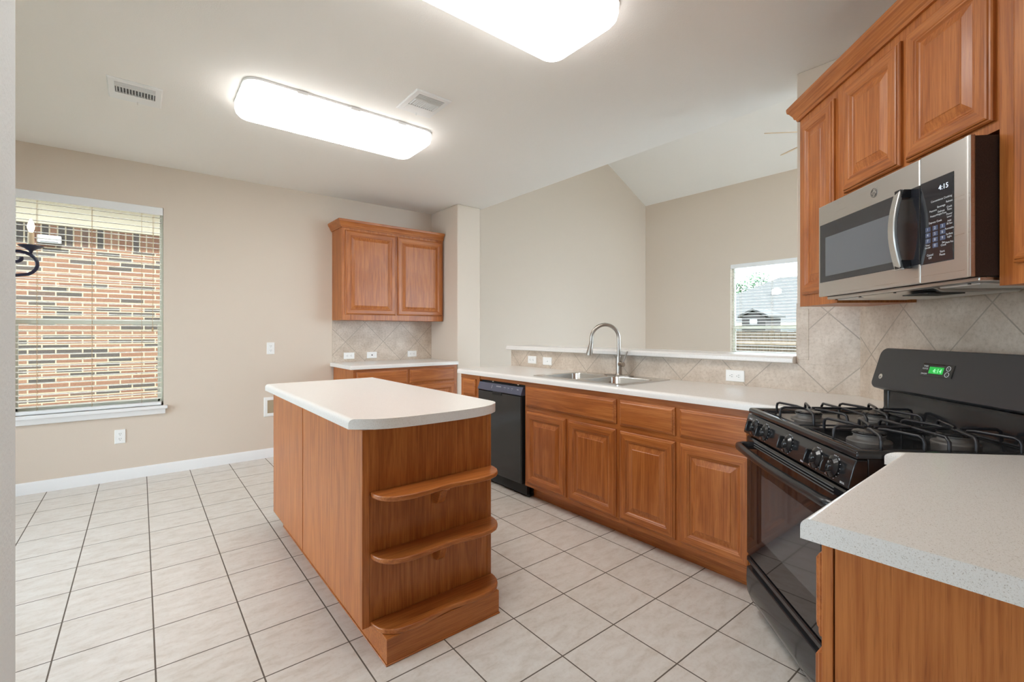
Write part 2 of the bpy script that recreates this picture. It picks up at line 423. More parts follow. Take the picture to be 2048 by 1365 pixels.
sl = MB()
sl.prism_axis([(7.40, 3.437), (7.40, 3.56), (5.17, 4.675), (5.17, 4.552)], -1.75, YW+0.15, 'y')
sl.prism_axis([(2.98, 3.457), (5.17, 4.552), (5.17, 4.675), (2.98, 3.58)], -1.75, YW+0.15, 'y')
struct('ceiling_vault', sl, M['ceiling'])
# baseboards
def baseboard(name, T, L):
    prof = [(0, 0), (-0.014, 0), (-0.014, 0.055), (-0.010, 0.066), (-0.010, 0.074), (-0.004, 0.088), (0, 0.09)]
    o = MB().prism_axis(prof, 0, L, 'x'); o = struct(name, o, M['white']); o.matrix_world = T; return o
baseboard('baseboard_window', Matrix.Translation((XL, YW, 0)), 1.61-XL)
baseboard('baseboard_left', Matrix.Translation((XL, 0.87, 0)) @ Matrix.Rotation(pi/2, 4, 'Z'), 1.12)
baseboard('baseboard_near', Matrix.Translation((-0.12, 0.87, 0)) @ Matrix.Rotation(pi, 4, 'Z'), 2.26)

# windows: frame, sashes, panes, sill
def window(name, T, w, z0, z1, sill=True, split=0.42):
    o = bpy.data.objects.new(name, None); COL.objects.link(o); o.matrix_world = T; o['kind'] = 'structure'
    f = MB(); g = 0.022
    for x0, x1, a, b in ((0, g, z0, z1), (w-g, w, z0, z1), (0, w, z0, z0+g), (0, w, z1-g, z1)): f.box(x0, x1, 0.085, 0.135, a, b)
    f.build('window_frame', M['vinyl'], o, bevel=0.003)
    zm = z0 + (z1-z0)*split
    s = MB()
    s.box(g, w-g, 0.088, 0.112, zm-0.022, zm+0.022)
    for x0, x1, a, b in ((g, g+0.016, z0+g, zm), (w-g-0.016, w-g, z0+g, zm), (g, w-g, z0+g, z0+g+0.035)): s.box(x0, x1, 0.092, 0.112, a, b)
    s.build('lower_sash', M['vinyl'], o, bevel=0.002)
    MB().box(g+0.010, w-g-0.010, 0.100, 0.103, z0+g+0.02, zm).build('lower_pane', M['glass'], o)
    MB().box(g-0.005, w-g+0.005, 0.118, 0.121, zm, z1-g+0.005).build('upper_pane', M['glass'], o)
    if sill:
        MB().box(-0.035, w+0.03, -0.045, 0.085, z0-0.028, z0).build('window_sill', M['white'], o, bevel=0.006, seg=3)
        MB().prism_axis([(-0.004, z0-0.075), (-0.022, z0-0.070), (-0.028, z0-0.045), (-0.034, z0-0.028), (0, z0-0.028), (0, z0-0.075)], -0.018, w+0.012, 'x').build('apron', M['white'], o)
    return o
T_W1 = Matrix.Translation((W1[0], YW, 0))
window('window_1', T_W1, W1[1]-W1[0], W1[2], W1[3])
T_far = lambda y1: Matrix.Translation((7.20, y1, 0)) @ Matrix.Rotation(radians(-90), 4, 'Z')
window('window_2', T_far(W2[1]), W2[1]-W2[0], W2[2], W2[3], split=0.30)
window('window_3', T_far(W3[1]), W3[1]-W3[0], W3[2], W3[3], split=0.30)
o = window('window_4', Matrix.Translation((WD[1], -1.60, 0)) @ Matrix.Rotation(pi, 4, 'Z'), WD[1]-WD[0], WD[2], WD[3], sill=False, split=0.5)

TLF = lambda y: Matrix.Translation((XL, y, 0)) @ Matrix.Rotation(pi/2, 4, 'Z')
window('window_5', TLF(WL[0]), WL[1]-WL[0], WL[2], WL[3], sill=False, split=0.5)
window('added_window_6', TLF(WH[0]), WH[1]-WH[0], WH[2], WH[3], sill=False, split=0.5)  # unseen entry window, added to let cool daylight in from behind
window('added_window_7', Matrix.Translation((WT[1], -1.60, 0)) @ Matrix.Rotation(pi, 4, 'Z'), WT[1]-WT[0], WT[2], WT[3], sill=False, split=0.5)  # unseen high window, added for more skylight in the living room
window('added_window_8', Matrix.Translation((WK[1], -3.20, 0)) @ Matrix.Rotation(pi, 4, 'Z'), WK[1]-WK[0], WK[2], WK[3])  # unseen back window, added for daylight from behind the camera
# horizontal blinds
def blind(T, w, z0, z1, label, pitch=0.045, tilt=5, sw=0.048, cords=(0.16, 0.5, 0.84)):
    o = thing('window_blind', label, 'blind', T.translation, T.to_euler().z, 'horizontal window blinds')
    MB().box(0.006, w-0.006, 0.006, 0.060, z1-0.052, z1-0.002).build('headrail', M['white'], o, bevel=0.003)
    MB().box(0.003, w-0.003, -0.004, 0.006, z1-0.068, z1-0.001).build('valance', M['white'], o, bevel=0.003)
    s = MB(); n = 6; c = 0.033
    top = []; 
    for k in range(n+1):
        u = (k/n-0.5)*sw; top.append((u, 0.0028*(1-(2*k/n-1)**2)))
    poly = top + [(u, z-0.0028) for u, z in reversed(top)]
    s.prism_axis(poly, 0.014, w-0.014, 'x')
    first = None; z = z1-0.085; zz = []
    while z > z0+0.05: zz.append(z); z -= pitch
    for k, z in enumerate(zz):
        if first is None: first = s.build('slat', M['slat'], o, angle=60); q = first
        else: q = first.copy(); COL.objects.link(q)
        q.location = (0, c, z); q.rotation_euler = (radians(tilt), 0, 0)
    MB().box(0.014, w-0.014, c-0.030, c+0.024, z0+0.002, z0+0.030).build('bottom_rail', M['white'], o, bevel=0.004)
    for f in cords:
        m = MB()
        for y in (c-sw/2-0.001, c+sw/2+0.001): m.tube([(w*f, y, z0+0.02), (w*f, y, z1-0.05)], 0.0012, 5)
        m.build('ladder_cord', M['cord'], o)
    return o
b1 = blind(T_W1, W1[1]-W1[0], W1[2], W1[3], 'white slatted blind with open slats on the left window facing bricks')
m = MB(); xw = W1[1]-W1[0]-0.075
m.tube([(xw, -0.010, 2.25), (xw+0.004, -0.012, 1.8), (xw, -0.010, 1.27)], 0.0016, 5); m.tube([(xw+0.01, -0.010, 2.25), (xw+0.002, -0.012, 1.9), (xw+0.006, -0.010, 1.85)], 0.0014, 5)
m.lathe([(0.002, 0.03), (0.006, 0.02), (0.007, 0), (0.004, -0.01)], (xw, -0.010, 1.25), seg=8)
m.build('lift_cord', M['cord'], b1)
blind(T_far(W2[1]), W2[1]-W2[0], W2[2], W2[3], 'white slatted blind on the far living room window behind the bar', cords=(0.12, 0.5, 0.88))

# backsplash tile (part of the walls)
M['splash_sink'] = splash_mat('backsplash_tile_sink', 0.0, 0.915)
M['splash_diag'] = splash_mat('backsplash_tile_corner', 0.295, 1.3435)
M['splash_hutch'] = splash_mat('backsplash_tile_hutch', 1.74, 1.129)
CT = 0.911
o = struct('wall_backsplash_bar', MB().box(0.867-3.57, 0.867-0.715, 0, 0.008, CT-0.02, 1.062).box(0.867-1.019, 0.867-0.715, 0, 0.008, 1.0625, 1.40), M['splash_sink'])
o.location = (2.860, 0.867, 0); o.rotation_euler = (0, 0, RZ_S)
M['tile_plain'] = splash_mat('tile_border', 0.55, 3.9, 6.0)
o = struct('trim_1', MB().box(0.867-1.020, 0.867-0.957, -0.0015, 0.0065, 1.085, 1.366), M['tile_plain'], bevel=0.002)
o.location = (2.860, 0.867, 0); o.rotation_euler = (0, 0, RZ_S)
o = struct('wall_backsplash_corner', MB().box(-0.01, 1.50, 0, 0.008, CT-0.02, 1.80), M['splash_diag'])
o.location = D(-2.53, NW+0.008); o.rotation_euler = (0, 0, RZ_D)
struct('wall_backsplash_hutch', MB().box(1.600, 2.79, YW-0.008, YW, CT-0.02, 1.37), M['splash_hutch'])
struct('wall_backsplash_near', MB().box(0.90, 1.85, YR, YR+0.008, CT-0.02, 1.37), M['splash_hutch'])

# ------------------------------------------------------------------ cabinet pieces (local: x right, front at y = 0 facing -y)
WM = [M['wood_v'], M['wood_h']]
def door(p, x0, x1, z0, z1, yb=0.0, fr=0.058, name='door'):
    t = yb
    o = MB().rings(x0, x1, z0, z1, [(0, t), (0, t-0.009), (0.0035, t-0.0125), (0.0075, t-0.0135), (0.0095, t-0.0175), (0.014, t-0.0195), (fr-0.012, t-0.0195), (fr-0.0085, t-0.0165), (fr-0.005, t-0.0160), (fr, t-0.0105), (fr+0.004, t-0.0085)], 0, 1, cap=False).build(name, WM, p)
    MB().rings(x0, x1, z0, z1, [(fr+0.004, t-0.0085), (fr+0.0075, t-0.0085), (fr+0.034, t-0.0165), (fr+0.0365, t-0.0185)], 0, 0).build('raised_panel', WM, o)
    return o
def drawer(p, x0, x1, z0, z1, yb=0.0, name='drawer_front'):
    t = yb
    return MB().rings(x0, x1, z0, z1, [(0, t), (0, t-0.008), (0.004, t-0.0115), (0.009, t-0.0125), (0.011, t-0.0160), (0.017, t-0.0195)], 1, 1).build(name, WM, p)
def rails(p, w):
    for a, b in ((0.836, 0.873), (0.656, 0.686), (0.1002, 0.130)): MB().box(0.0, w, -0.0012, -0.0002, a, b).build('face_rail', M['wood_h'], p)
def carcass(p, w, d, z0, z1, kick=0.10, kd=0.083):
    MB().box(0, w, 0, d, z0, z1).build('carcass', M['wood_v'], p)
    if kick: rails(p, w)
    if kick: MB().box(0, w, kd, d, 0, z0).build('toe_kick', M['wood_h'], p)
Z0, Z1 = 0.10, 0.873

# --- sink run, face at X = 2.2275, x runs towards -Y
XF = 2.2275; DEP = 0.632
def srun(name, label, y_left, w):
    t = thing(name, label, 'cabinet', (XF, y_left, 0), RZ_S); return t
c = srun('base_cabinet', 'narrow oak base cabinet left of the dishwasher at the counter end', 3.490, 0.287)
carcass(c, 0.287, DEP, Z0, Z1)
drawer(c, 0.045, 0.235, 0.690, 0.836); door(c, 0.045, 0.235, 0.130, 0.655, fr=0.045)
tag(MB().box(2.235, 2.86, 3.491, 3.503, 0, Z1).build('end_panel', M['white']), 'white painted panel closing the far end of the sink counter', 'panel')
c = srun('base_cabinet', 'oak sink base cabinet with wide false drawer over two raised doors', 2.612, 0.860)
mb = MB().box(0, 0.86, 0, 0.018, Z0, Z1).box(0, 0.018, 0.018, DEP, Z0, Z1).box(0.842, 0.86, 0.018, DEP, Z0, Z1).box(0.018, 0.842, 0.018, DEP, Z0, Z0+0.018).box(0.018, 0.842, DEP-0.012, DEP, Z0, Z1); mb.build('carcass', M['wood_v'], c)
MB().box(0, 0.86, 0.083, DEP, 0, Z0).build('toe_kick', M['wood_h'], c); rails(c, 0.86)
drawer(c, 0.018, 0.845, 0.688, 0.836); door(c, 0.028, 0.425, 0.130, 0.655); door(c, 0.450, 0.845, 0.130, 0.655)
c = srun('base_cabinet', 'oak base cabinet with two drawers and two doors beside the black range', 1.752, 0.812)
carcass(c, 0.812, 0.36, Z0, Z1)
for a, b in ((0.012, 0.378), (0.404, 0.770)): drawer(c, a, b, 0.684, 0.836); door(c, a+0.002, b, 0.130, 0.653)

# --- dishwasher
t = thing('dishwasher', 'black dishwasher under the counter between two oak cabinets', 'dishwasher', (XF, 3.203, 0), RZ_S)
w = 0.591
MB().box(0.004, w-0.004, 0.02, 0.58, 0.02, 0.835).build('tub', M['dark'], t)
MB().box(0, w, 0.004, 0.03, 0.842, 0.873).build('filler_strip', M['wood_h'], t)
k = MB().prism_axis([(0.02, 0.822), (-0.006, 0.826), (-0.030, 0.768), (-0.026, 0.762), (0.02, 0.762)], 0.008, w-0.02, 'x').build('control_strip', M['bluepanel'], t, bevel=0.003)
mb = MB(); Tn = lambda x, z: Matrix.Translation((x, -0.0065-(0.826-z)*0.415-0.0022, z)) @ Matrix.Rotation(radians(-22), 4, 'X')
text_mesh(mb, 'FRIGIDAIRE', 0.012, Tn(0.285, 0.806))
for i, x in enumerate((0.365, 0.410, 0.455)):
    text_mesh(mb, ('Normal', 'Heavy', 'Rinse')[i], 0.008, Tn(x, 0.805)); text_mesh(mb, '-', 0.014, Tn(x, 0.794))
text_mesh(mb, 'Start', 0.012, Tn(0.525, 0.804)); text_mesh(mb, '|', 0.03, Tn(0.20, 0.80))
mb.build('lettering', M['ink'], k)
dp = MB().rings(0.008, w-0.020, 0.105, 0.760, [(0, 0.02), (0, -0.016), (0.004, -0.022), (0.008, -0.023)], 0, 0).build('door', M['black'], t)
MB().box(0.215, 0.330, -0.029, -0.020, 0.738, 0.764).build('finger_pull', M['dark'], t, bevel=0.004)
MB().box(0.004, w-0.004, 0.045, 0.065, 0.0, 0.103).build('kick_plate', M['black_panel'], t, bevel=0.002)
mb = MB().tube([(w-0.02, 0.075, 0.02), (w-0.01, 0.082, 0.035), (w-0.02, 0.090, 0.05)], 0.004, 6); mb.build('supply_hose', M['dark'], t)
for x in (0.18, 0.50): MB().box(x, x+0.018, -0.002, 0.02, 0.836, 0.8415).build('mounting_tab', M['chrome'], t)

# ------------------------------------------------------------------ countertops
def countertop(name, poly, z1, th, rounded, label, r=0.017, hole=None):
    n = len(poly); bm = bmesh.new()
    lo = [bm.verts.new((x, y, z1-th)) for x, y in poly]; hi = [bm.verts.new((x, y, z1)) for x, y in poly]
    bm.faces.new(lo[::-1]); bm.faces.new(hi)
    for i in range(n): bm.faces.new((lo[i], lo[(i+1) % n], hi[(i+1) % n], hi[i]))
    bmesh.ops.recalc_face_normals(bm, faces=bm.faces)
    es = [bm.edges.get((hi[i], hi[(i+1) % n])) for i in rounded]
    small = [bm.edges.get((lo[i], lo[(i+1) % n])) for i in rounded]
    bmesh.ops.bevel(bm, geom=[e for e in es if e], offset=r, segments=6, profile=0.5, affect='EDGES')
    me = bpy.data.meshes.new(name); bm.to_mesh(me); bm.free()
    me.materials.append(M['counter'])
    o = bpy.data.objects.new(name, me); COL.objects.link(o)
    if hole: boolean_cut(o, hole)
    o.data.polygons.foreach_set('use_smooth', [True]*len(o.data.polygons)); o.data.set_sharp_from_angle(angle=radians(35))
    return tag(o, label, 'countertop')
SK = (2.262, 2.812, 1.765, 2.580)      # sink rim X0, X1, Y0, Y1
pl = D(-2.154, NW+0.010)
sc = [(2.200, 3.515), (2.200, 0.846), (pl.x, pl.y), (2.8585, 0.7235), (2.8585, 3.515)]
hole = MB().box(SK[0]+0.018, SK[1]-0.018, SK[2]+0.018, SK[3]-0.018, 0.8, 1.0)
countertop('countertop', sc, CT, 0.038, [0], 'long off-white countertop holding the steel sink along the bar wall', hole=hole)
MB  # (range sits between the two counter pieces)
pr = D(-1.386, NW+0.010)
nc = [(0.915, 0.320), (0.915, YR+0.010), (1.80, YR+0.010), (pr.x, pr.y), (1.606, 0.352), (1.606, 0.320)]
countertop('countertop', nc, CT, 0.038, [5, 4, 3], 'off-white countertop in the foreground right, in front of the range')
hc = [(1.575, 4.425), (2.788, 4.425), (2.788, YW-0.010), (1.600, YW-0.010), (1.575, YW-0.010)]
countertop('countertop', hc, CT, 0.038, [0], 'short off-white countertop below the far wall cabinet')
ic = [(0.622, 3.290), (0.622, 1.775)]
fr = [(0.640, 1.757), (0.698, 1.712), (0.748, 1.692), (0.80, 1.682), (0.88, 1.675), (0.98, 1.673), (1.08, 1.674), (1.15, 1.681), (1.205, 1.692), (1.256, 1.712), (1.295, 1.738), (1.318, 1.765), (1.330, 1.80)]
ic += fr + [(1.330, 3.290)]
countertop('countertop', ic, 0.905, 0.040, [0], 'off-white island top with one rounded bullnose edge and bowed end', r=0.020)
br = MB().prism_axis([(2.815, 1.066), (2.832, 1.0625), (3.18, 1.0625), (3.18, 1.103), (2.830, 1.103), (2.815, 1.090)], 1.0205, 3.60, 'y')
tag(br.build('countertop', M['counter'], bevel=0.004, seg=3), 'raised off-white bar ledge running behind the sink', 'countertop')

# ------------------------------------------------------------------ sink and faucet
t = thing('sink', 'double bowl stainless steel sink set into the long counter', 'sink', (SK[0], SK[3], CT), RZ_S)
L = SK[3]-SK[2]; Wd = SK[1]-SK[0]
bowls = [(0.045, 0.395), (0.430, L-0.045)]
rim = bmesh.new()
def rrect(x0, x1, y0, y1, r, z, n=5):
    p = []
    for cx_, cy_, a0 in ((x1-r, y1-r, 0), (x0+r, y1-r, 90), (x0+r, y0+r, 180), (x1-r, y0+r, 270)):
        for k in range(n+1): a = radians(a0+90*k/n); p.append((cx_+r*cos(a), cy_+r*sin(a), z))
    return p
mb = MB()
ob = mb.prism([(x, y) for x, y, z in rrect(0, L, 0, Wd, 0.03, 0)], 0.0005, 0.006).build('rim', M['basin'], t)
cut = MB()
for a, b in bowls: cut.prism([(x, y) for x, y, z in rrect(a, b, 0.045, 0.425, 0.05, 0)], -0.1, 0.1)
ob.parent = None; boolean_cut(ob, cut); ob.parent = t
ob.data.polygons.foreach_set('use_smooth', [False]*len(ob.data.polygons))
for a, b in bowls:
    m = MB(); ls = [rrect(a, b, 0.045, 0.425, 0.05, 0.006), rrect(a+0.004, b-0.004, 0.049, 0.421, 0.05, 0.0), rrect(a+0.012, b-0.012, 0.057, 0.413, 0.05, -0.14), rrect(a+0.03, b-0.03, 0.075, 0.395, 0.05, -0.168), rrect(a+0.06, b-0.06, 0.105, 0.365, 0.05, -0.172)]
    n = len(ls[0]); v = [p for l in ls for p in l]
    f = [(i*n+k, i*n+(k+1) % n, (i+1)*n+(k+1) % n, (i+1)*n+k) for i in range(len(ls)-1) for k in range(n)] + [tuple(range((len(ls)-1)*n, len(ls)*n))]
    m.add(v, f); bo = m.build('bowl', M['basin'], t, angle=60)
    MB().lathe([(0.040, -0.1715), (0.036, -0.170), (0.03, -0.173), (0.0, -0.173)], ((a+b)/2, 0.24, 0)).build('drain', M['chrome'], bo)
FX, FY = 2.750, 2.164
t = thing('faucet', 'brushed nickel gooseneck faucet with side lever behind the sink', 'faucet', (FX, FY, CT+0.006))
MB().lathe([(0.030, 0), (0.030, 0.004), (0.024, 0.010), (0.021, 0.02), (0.021, 0.135), (0.019, 0.145)]).build('body', M['nickel'], t)
MB().prism([(x*1.0, y) for x, y, z in rrect(-0.030, 0.030, -0.125, 0.125, 0.029, 0)], 0.0, 0.006).build('deck_plate', M['nickel'], t, bevel=0.002)
dv = Vector((-0.76, 0.65, 0)).normalized(); pts = [Vector((0, 0, 0.10)), Vector((0, 0, 0.275))]
rr = 0.100
for k in range(1, 17): a = pi*k/16*1.02; pts.append(Vector((0, 0, 0.275)) + dv*(rr-rr*cos(a)) + Vector((0, 0, rr*sin(a))))
e = pts[-1]; dn = (pts[-1]-pts[-2]).normalized(); pts.append(e+dn*0.02)
MB().tube(pts, 0.0135, 14).build('spout', M['nickel'], t, angle=80)
e = pts[-1]; dn = Vector((dv.x*0.17, dv.y*0.17, -1)).normalized()
MB().tube([e-dn*0.005, e+dn*0.006, e+dn*0.04, e+dn*0.085, e+dn*0.100], [0.0145, 0.0150, 0.0175, 0.0235, 0.0235], 16).build('spray_head', M['nickel'], t, angle=50)
sd = Vector((-0.35, -0.94, 0)).normalized()
hb = MB().tube([Vector((0, 0, 0.085))+sd*0.012, Vector((0, 0, 0.085))+sd*0.060], 0.0175, 16).build('handle_hub', M['nickel'], t, angle=50)
q = Vector((0, 0, 0.085))+sd*0.050
MB().tube([q, q+Vector((0.012, -0.012, 0.05)), q+Vector((0.026, -0.024, 0.095))], [0.006, 0.0055, 0.005], 10).build('lever', M['nickel'], hb, angle=50)

# ------------------------------------------------------------------ far hutch cabinets on the window wall
t = thing('wall_cabinet', 'oak two-door wall cabinet with crown above the short far counter', 'cabinet', (1.600, 4.752, 0))
w = 1.175; d = YW-4.752-0.001
MB().box(0, w, 0, d, 1.362, 2.318).build('carcass', M['wood_v'], t)
door(t, 0.032, 0.580, 1.418, 2.282); door(t, 0.600, 1.163, 1.420, 2.282)
CR = [(0.0, 0.0), (-0.010, 0.0), (-0.014, 0.012), (-0.020, 0.016), (-0.024, 0.030), (-0.036, 0.050), (-0.044, 0.058), (-0.046, 0.070), (-0.046, 0.080), (0.0, 0.080)]
def crown(p, w, z, dl, dr, dep, name='crown_molding', mats=None):
    # moulding across the front with a mitred return on the sides (dl / dr = True)
    v = []; f = []; n = len(CR)
    st = []
    if dl: st.append([(a, dep, z+b) for a, b in CR])
    st.append([(a if dl else 0.0, a, z+b) for a, b in CR])
    st.append([(w-a if dr else w, a, z+b) for a, b in CR])
    if dr: st.append([(w-a, dep, z+b) for a, b in CR])
    for s_ in st: v += s_
    for i in range(len(st)-1):
        for k in range(n): f.append((i*n+k, i*n+(k+1) % n, (i+1)*n+(k+1) % n, (i+1)*n+k))
    f += [tuple(range(n)), tuple(range((len(st)-1)*n, len(st)*n))]
    return MB().add(v, f).build(name, mats or M['wood_h'], p, angle=25)
crown(t, w, 2.306, True, False, d, 'crown')
t = thing('base_cabinet', 'oak base cabinet below the short far counter, beyond the island', 'cabinet', (1.610, 4.460, 0))
carcass(t, 1.176, 0.585, Z0, Z1)
drawer(t, 0.030, 0.568, 0.700, 0.846); drawer(t, 0.592, 1.140, 0.700, 0.846)
door(t, 0.030, 0.568, 0.130, 0.672); door(t, 0.592, 1.140, 0.130, 0.672)

# ------------------------------------------------------------------ kitchen island
t = thing('kitchen_island', 'oak kitchen island with three open rounded end shelves', 'kitchen island', (0, 0, 0))
IX0, IX1, IY0, IY1, IZ = 0.660, 1.270, 1.738, 3.238, 0.865
MB().box(IX0+0.012, IX1, IY0+0.012, IY1-0.002, 0.10, IZ-0.001).build('carcass', M['wood_v'], t)
ys = IY0 + (IY1-IY0)*0.47
MB().box(IX0, IX0+0.012, IY0, 2.560, 0.10, IZ-0.002).build('side_panel', M['wood_v'], t, bevel=0.0015)
MB().box(IX0, IX0+0.012, 2.566, IY1, 0.10, IZ-0.002).build('side_panel', M['wood_v'], t, bevel=0.0015)
MB().box(IX0-0.002, IX0+0.010, 2.5585, 2.5675, 0.10, IZ-0.003).build('seam_batten', M['wood_v'], t)
MB().box(IX0+0.012, IX1, IY0, IY0+0.012, 0.10, IZ-0.002).build('end_panel', M['wood_v'], t)
for x0, x1 in ((IX0, IX0+0.030), (IX1-0.022, IX1)):
    MB().box(x0, x1, IY0-0.004, IY0+0.004, 0.10, IZ-0.003).build('corner_trim', M['wood_v'], t, bevel=0.002)
MB().box(0.712, 1.232, 1.625, IY1-0.02, 0.0, 0.0995).build('base_plinth', M['wood_h'], t)
MB().box(0.707, 1.236, 1.620, IY1-0.03, 0.0, 0.006).build('shoe_molding', M['wood_h'], t, bevel=0.004)
def shelf_poly():
    p = [(0.692, IY0-0.003), (0.694, 1.710), (0.702, 1.680), (0.718, 1.653), (0.742, 1.632), (0.776, 1.619), (0.820, 1.614), (0.866, 1.615), (0.910, 1.621), (0.955, 1.627), (1.000, 1.629)]
    q = [(1.965-x, y) for x, y in reversed(p[:-1])]
    return p + q
sp = shelf_poly()
for z in (0.600, 0.364, 0.100):
    MB().prism(sp, z, z+0.020).build('shelf', M['wood_h'], t, bevel=0.0045, seg=3)
for z in (0.600, 0.364):
    MB().prism_axis([(IY0-0.004, z), (1.650, z), (1.652, z-0.014), (1.672, z-0.024), (1.682, z-0.048), (1.690, z-0.066), (1.704, z-0.080), (IY0-0.004, z-0.086)], 0.965, 1.000, 'x').build('shelf_bracket', M['wood_d'], t, bevel=0.003)
rt = MB()
dd = bpy.data.objects.new('cabinet_front', None)
for a, b in ((0.03, 0.48), (0.52, 0.97), (1.01, 1.46)):
    m = MB(); m.T = Matrix.Translation((IX1, IY0, 0)) @ Matrix.Rotation(pi/2, 4, 'Z')
    fr_ = 0.058
    m.rings(a, b, 0.130, 0.653, [(0, 0), (0, -0.012), (0.014, -0.0195), (fr_-0.010, -0.0195), (fr_, -0.0105), (fr_+0.007, -0.0085), (fr_+0.034, -0.0165), (fr_+0.036, -0.0185)], 0, 0)
    m.build('door', WM, t)
    m = MB(); m.T = Matrix.Translation((IX1, IY0, 0)) @ Matrix.Rotation(pi/2, 4, 'Z')
    m.rings(a, b, 0.688, 0.836, [(0, 0), (0, -0.010), (0.014, -0.0195)], 0, 0); m.build('drawer_front', WM, t)
bpy.data.objects.remove(dd)

# ------------------------------------------------------------------ near base cabinet, foreground right (front faces +Y)
t = thing('base_cabinet', 'oak base cabinet in the foreground right with plain orange end panel', 'cabinet', (1.60, 0.298, 0), RZ_R)
MB().box(0.0, 0.645, 0.019, 0.618, Z0, Z1).build('carcass', M['wood_v'], t)
MB().box(0.0, 0.650, 0.0, 0.0175, Z0, Z1).build('face_frame', M['wood_v'], t, bevel=0.0015)
MB().box(0.6455, 0.650, 0.0205, 0.618, Z0, Z1).build('end_panel', M['wood_v'], t, bevel=0.001)
MB().box(0.0, 0.640, 0.083, 0.60, 0, Z0).build('toe_kick', M['wood_h'], t)
drawer(t, 0.03, 0.632, 0.684, 0.836); door(t, 0.03, 0.322, 0.130, 0.653); door(t, 0.34, 0.632, 0.130, 0.653)

# ------------------------------------------------------------------ corner wall cabinets (angled wall), face at n = -1.19
NF = -1.19; UD = -NW-1.19-0.0105; UL = -2.470
def upper(name, label, s0, w, z0, z1):
    t = thing(name, label, 'cabinet', D(s0, NF), RZ_D)
    MB().box(0, w, 0, UD, z0, z1).build('carcass', M['wood_v'], t); return t
t = upper('wall_cabinet', 'tall narrow oak wall cabinet left of the microwave', UL, 0.315, 1.366, 2.300)
door(t, 0.040, 0.306, 1.421, 2.262, fr=0.055)
t = upper('wall_cabinet', 'short oak wall cabinet with two doors right above the microwave', UL+0.3155, 0.7515, 1.795, 2.300)
door(t, 0.064, 0.392, 1.823, 2.262); door(t, 0.420, 0.743, 1.823, 2.262)
t = upper('wall_cabinet', 'tall oak wall cabinet right of the microwave, cut by the photo edge', UL+1.0675, 0.315, 1.366, 2.300)
door(t, 0.050, 0.285, 1.421, 2.262, fr=0.055)
t = thing('crown_molding', 'oak crown moulding along the top of the corner wall cabinets', 'moulding', D(UL, NF), RZ_D)
crown(t, 1.3825, 2.300, True, True, UD, 'front_molding')
MB().box(0, 1.3825, 0, UD, 2.301, 2.312).build('top_cap', M['wood_h'], t)

# ------------------------------------------------------------------ microwave
t = thing('microwave', 'stainless over-the-range microwave with black door glass', 'microwave', D(-2.163, -1.118), RZ_D)
MB().box(0.002, 0.757, 0.0125, 0.388, 1.394, 1.782).build('body', M['mw_side'], t)
MB().prism_axis([(0.10, 1.42), (0.24, 1.42), (0.255, 1.45), (0.255, 1.73), (0.24, 1.76), (0.10, 1.76), (0.085, 1.73), (0.085, 1.45)], 0.758, 0.7615, 'x').build('side_embossing', M['mw_side'], t, bevel=0.002)
ds = MB().rings(0.0, 0.580, 1.392, 1.784, [(0, 0.012), (0, 0.005), (0.002, 0.001), (0.006, 0)], 0, 0).build('door', M['steel'], t)
gl = MB().rings(0.014, 0.5795, 1.452, 1.700, [(0, 0.002), (0, -0.001), (0.002, -0.0016)], 0, 0).build('door_glass', M['mw_glass'], ds)
MB().rings(0.056, 0.470, 1.476, 1.642, [(0, -0.0012), (0.001, -0.0022)], 0, 0).build('viewing_screen', M['mw_screen'], ds)
cp = MB().rings(0.582, 0.760, 1.392, 1.784, [(0, 0.012), (0, 0.001), (0.001, 0)], 0, 0)
cp = cp.build('control_panel', M['steel'], t)
pts = [(0.760, 0.012)] + [(0.750+0.010*sin(a), 0.0095-0.0100*cos(a)) for a in [radians(90-10*k) for k in range(10)]] + [(0.742, -0.0005), (0.742, 0.012)]
MB().prism([(x, y) for x, y in pts], 1.392, 1.784).build('rounded_edge', M['steel_v'], t, angle=60)
pg = MB().rings(0.5825, 0.706, 1.448, 1.702, [(0, 0.001), (0, -0.001), (0.002, -0.0016)], 0, 0).build('control_glass', M['mw_glass'], cp)
# bowed vertical handle
hp = []
for k in range(13): z = 1.440+0.262*k/12; hp.append((z, -0.030-0.022*sin(pi*k/12)))
m = MB(); v = []; f = []
for z, y in hp: v += [(0.512, y, z), (0.545, y-0.003, z), (0.545, y+0.010, z), (0.512, y+0.010, z)]
for i in range(12):
    for k in range(4): f.append((4*i+k, 4*i+(k+1) % 4, 4*i+4+(k+1) % 4, 4*i+4+k))
f += [(3, 2, 1, 0), (48, 49, 50, 51)]
m.add(v, f); m.build('handle', M['steel_v'], ds, bevel=0.003)
for z0, z1 in ((1.444, 1.472), (1.672, 1.700)): MB().box(0.518, 0.545, -0.0345, -0.0012, z0, z1).build('handle_mount', M['black'], ds, bevel=0.002)
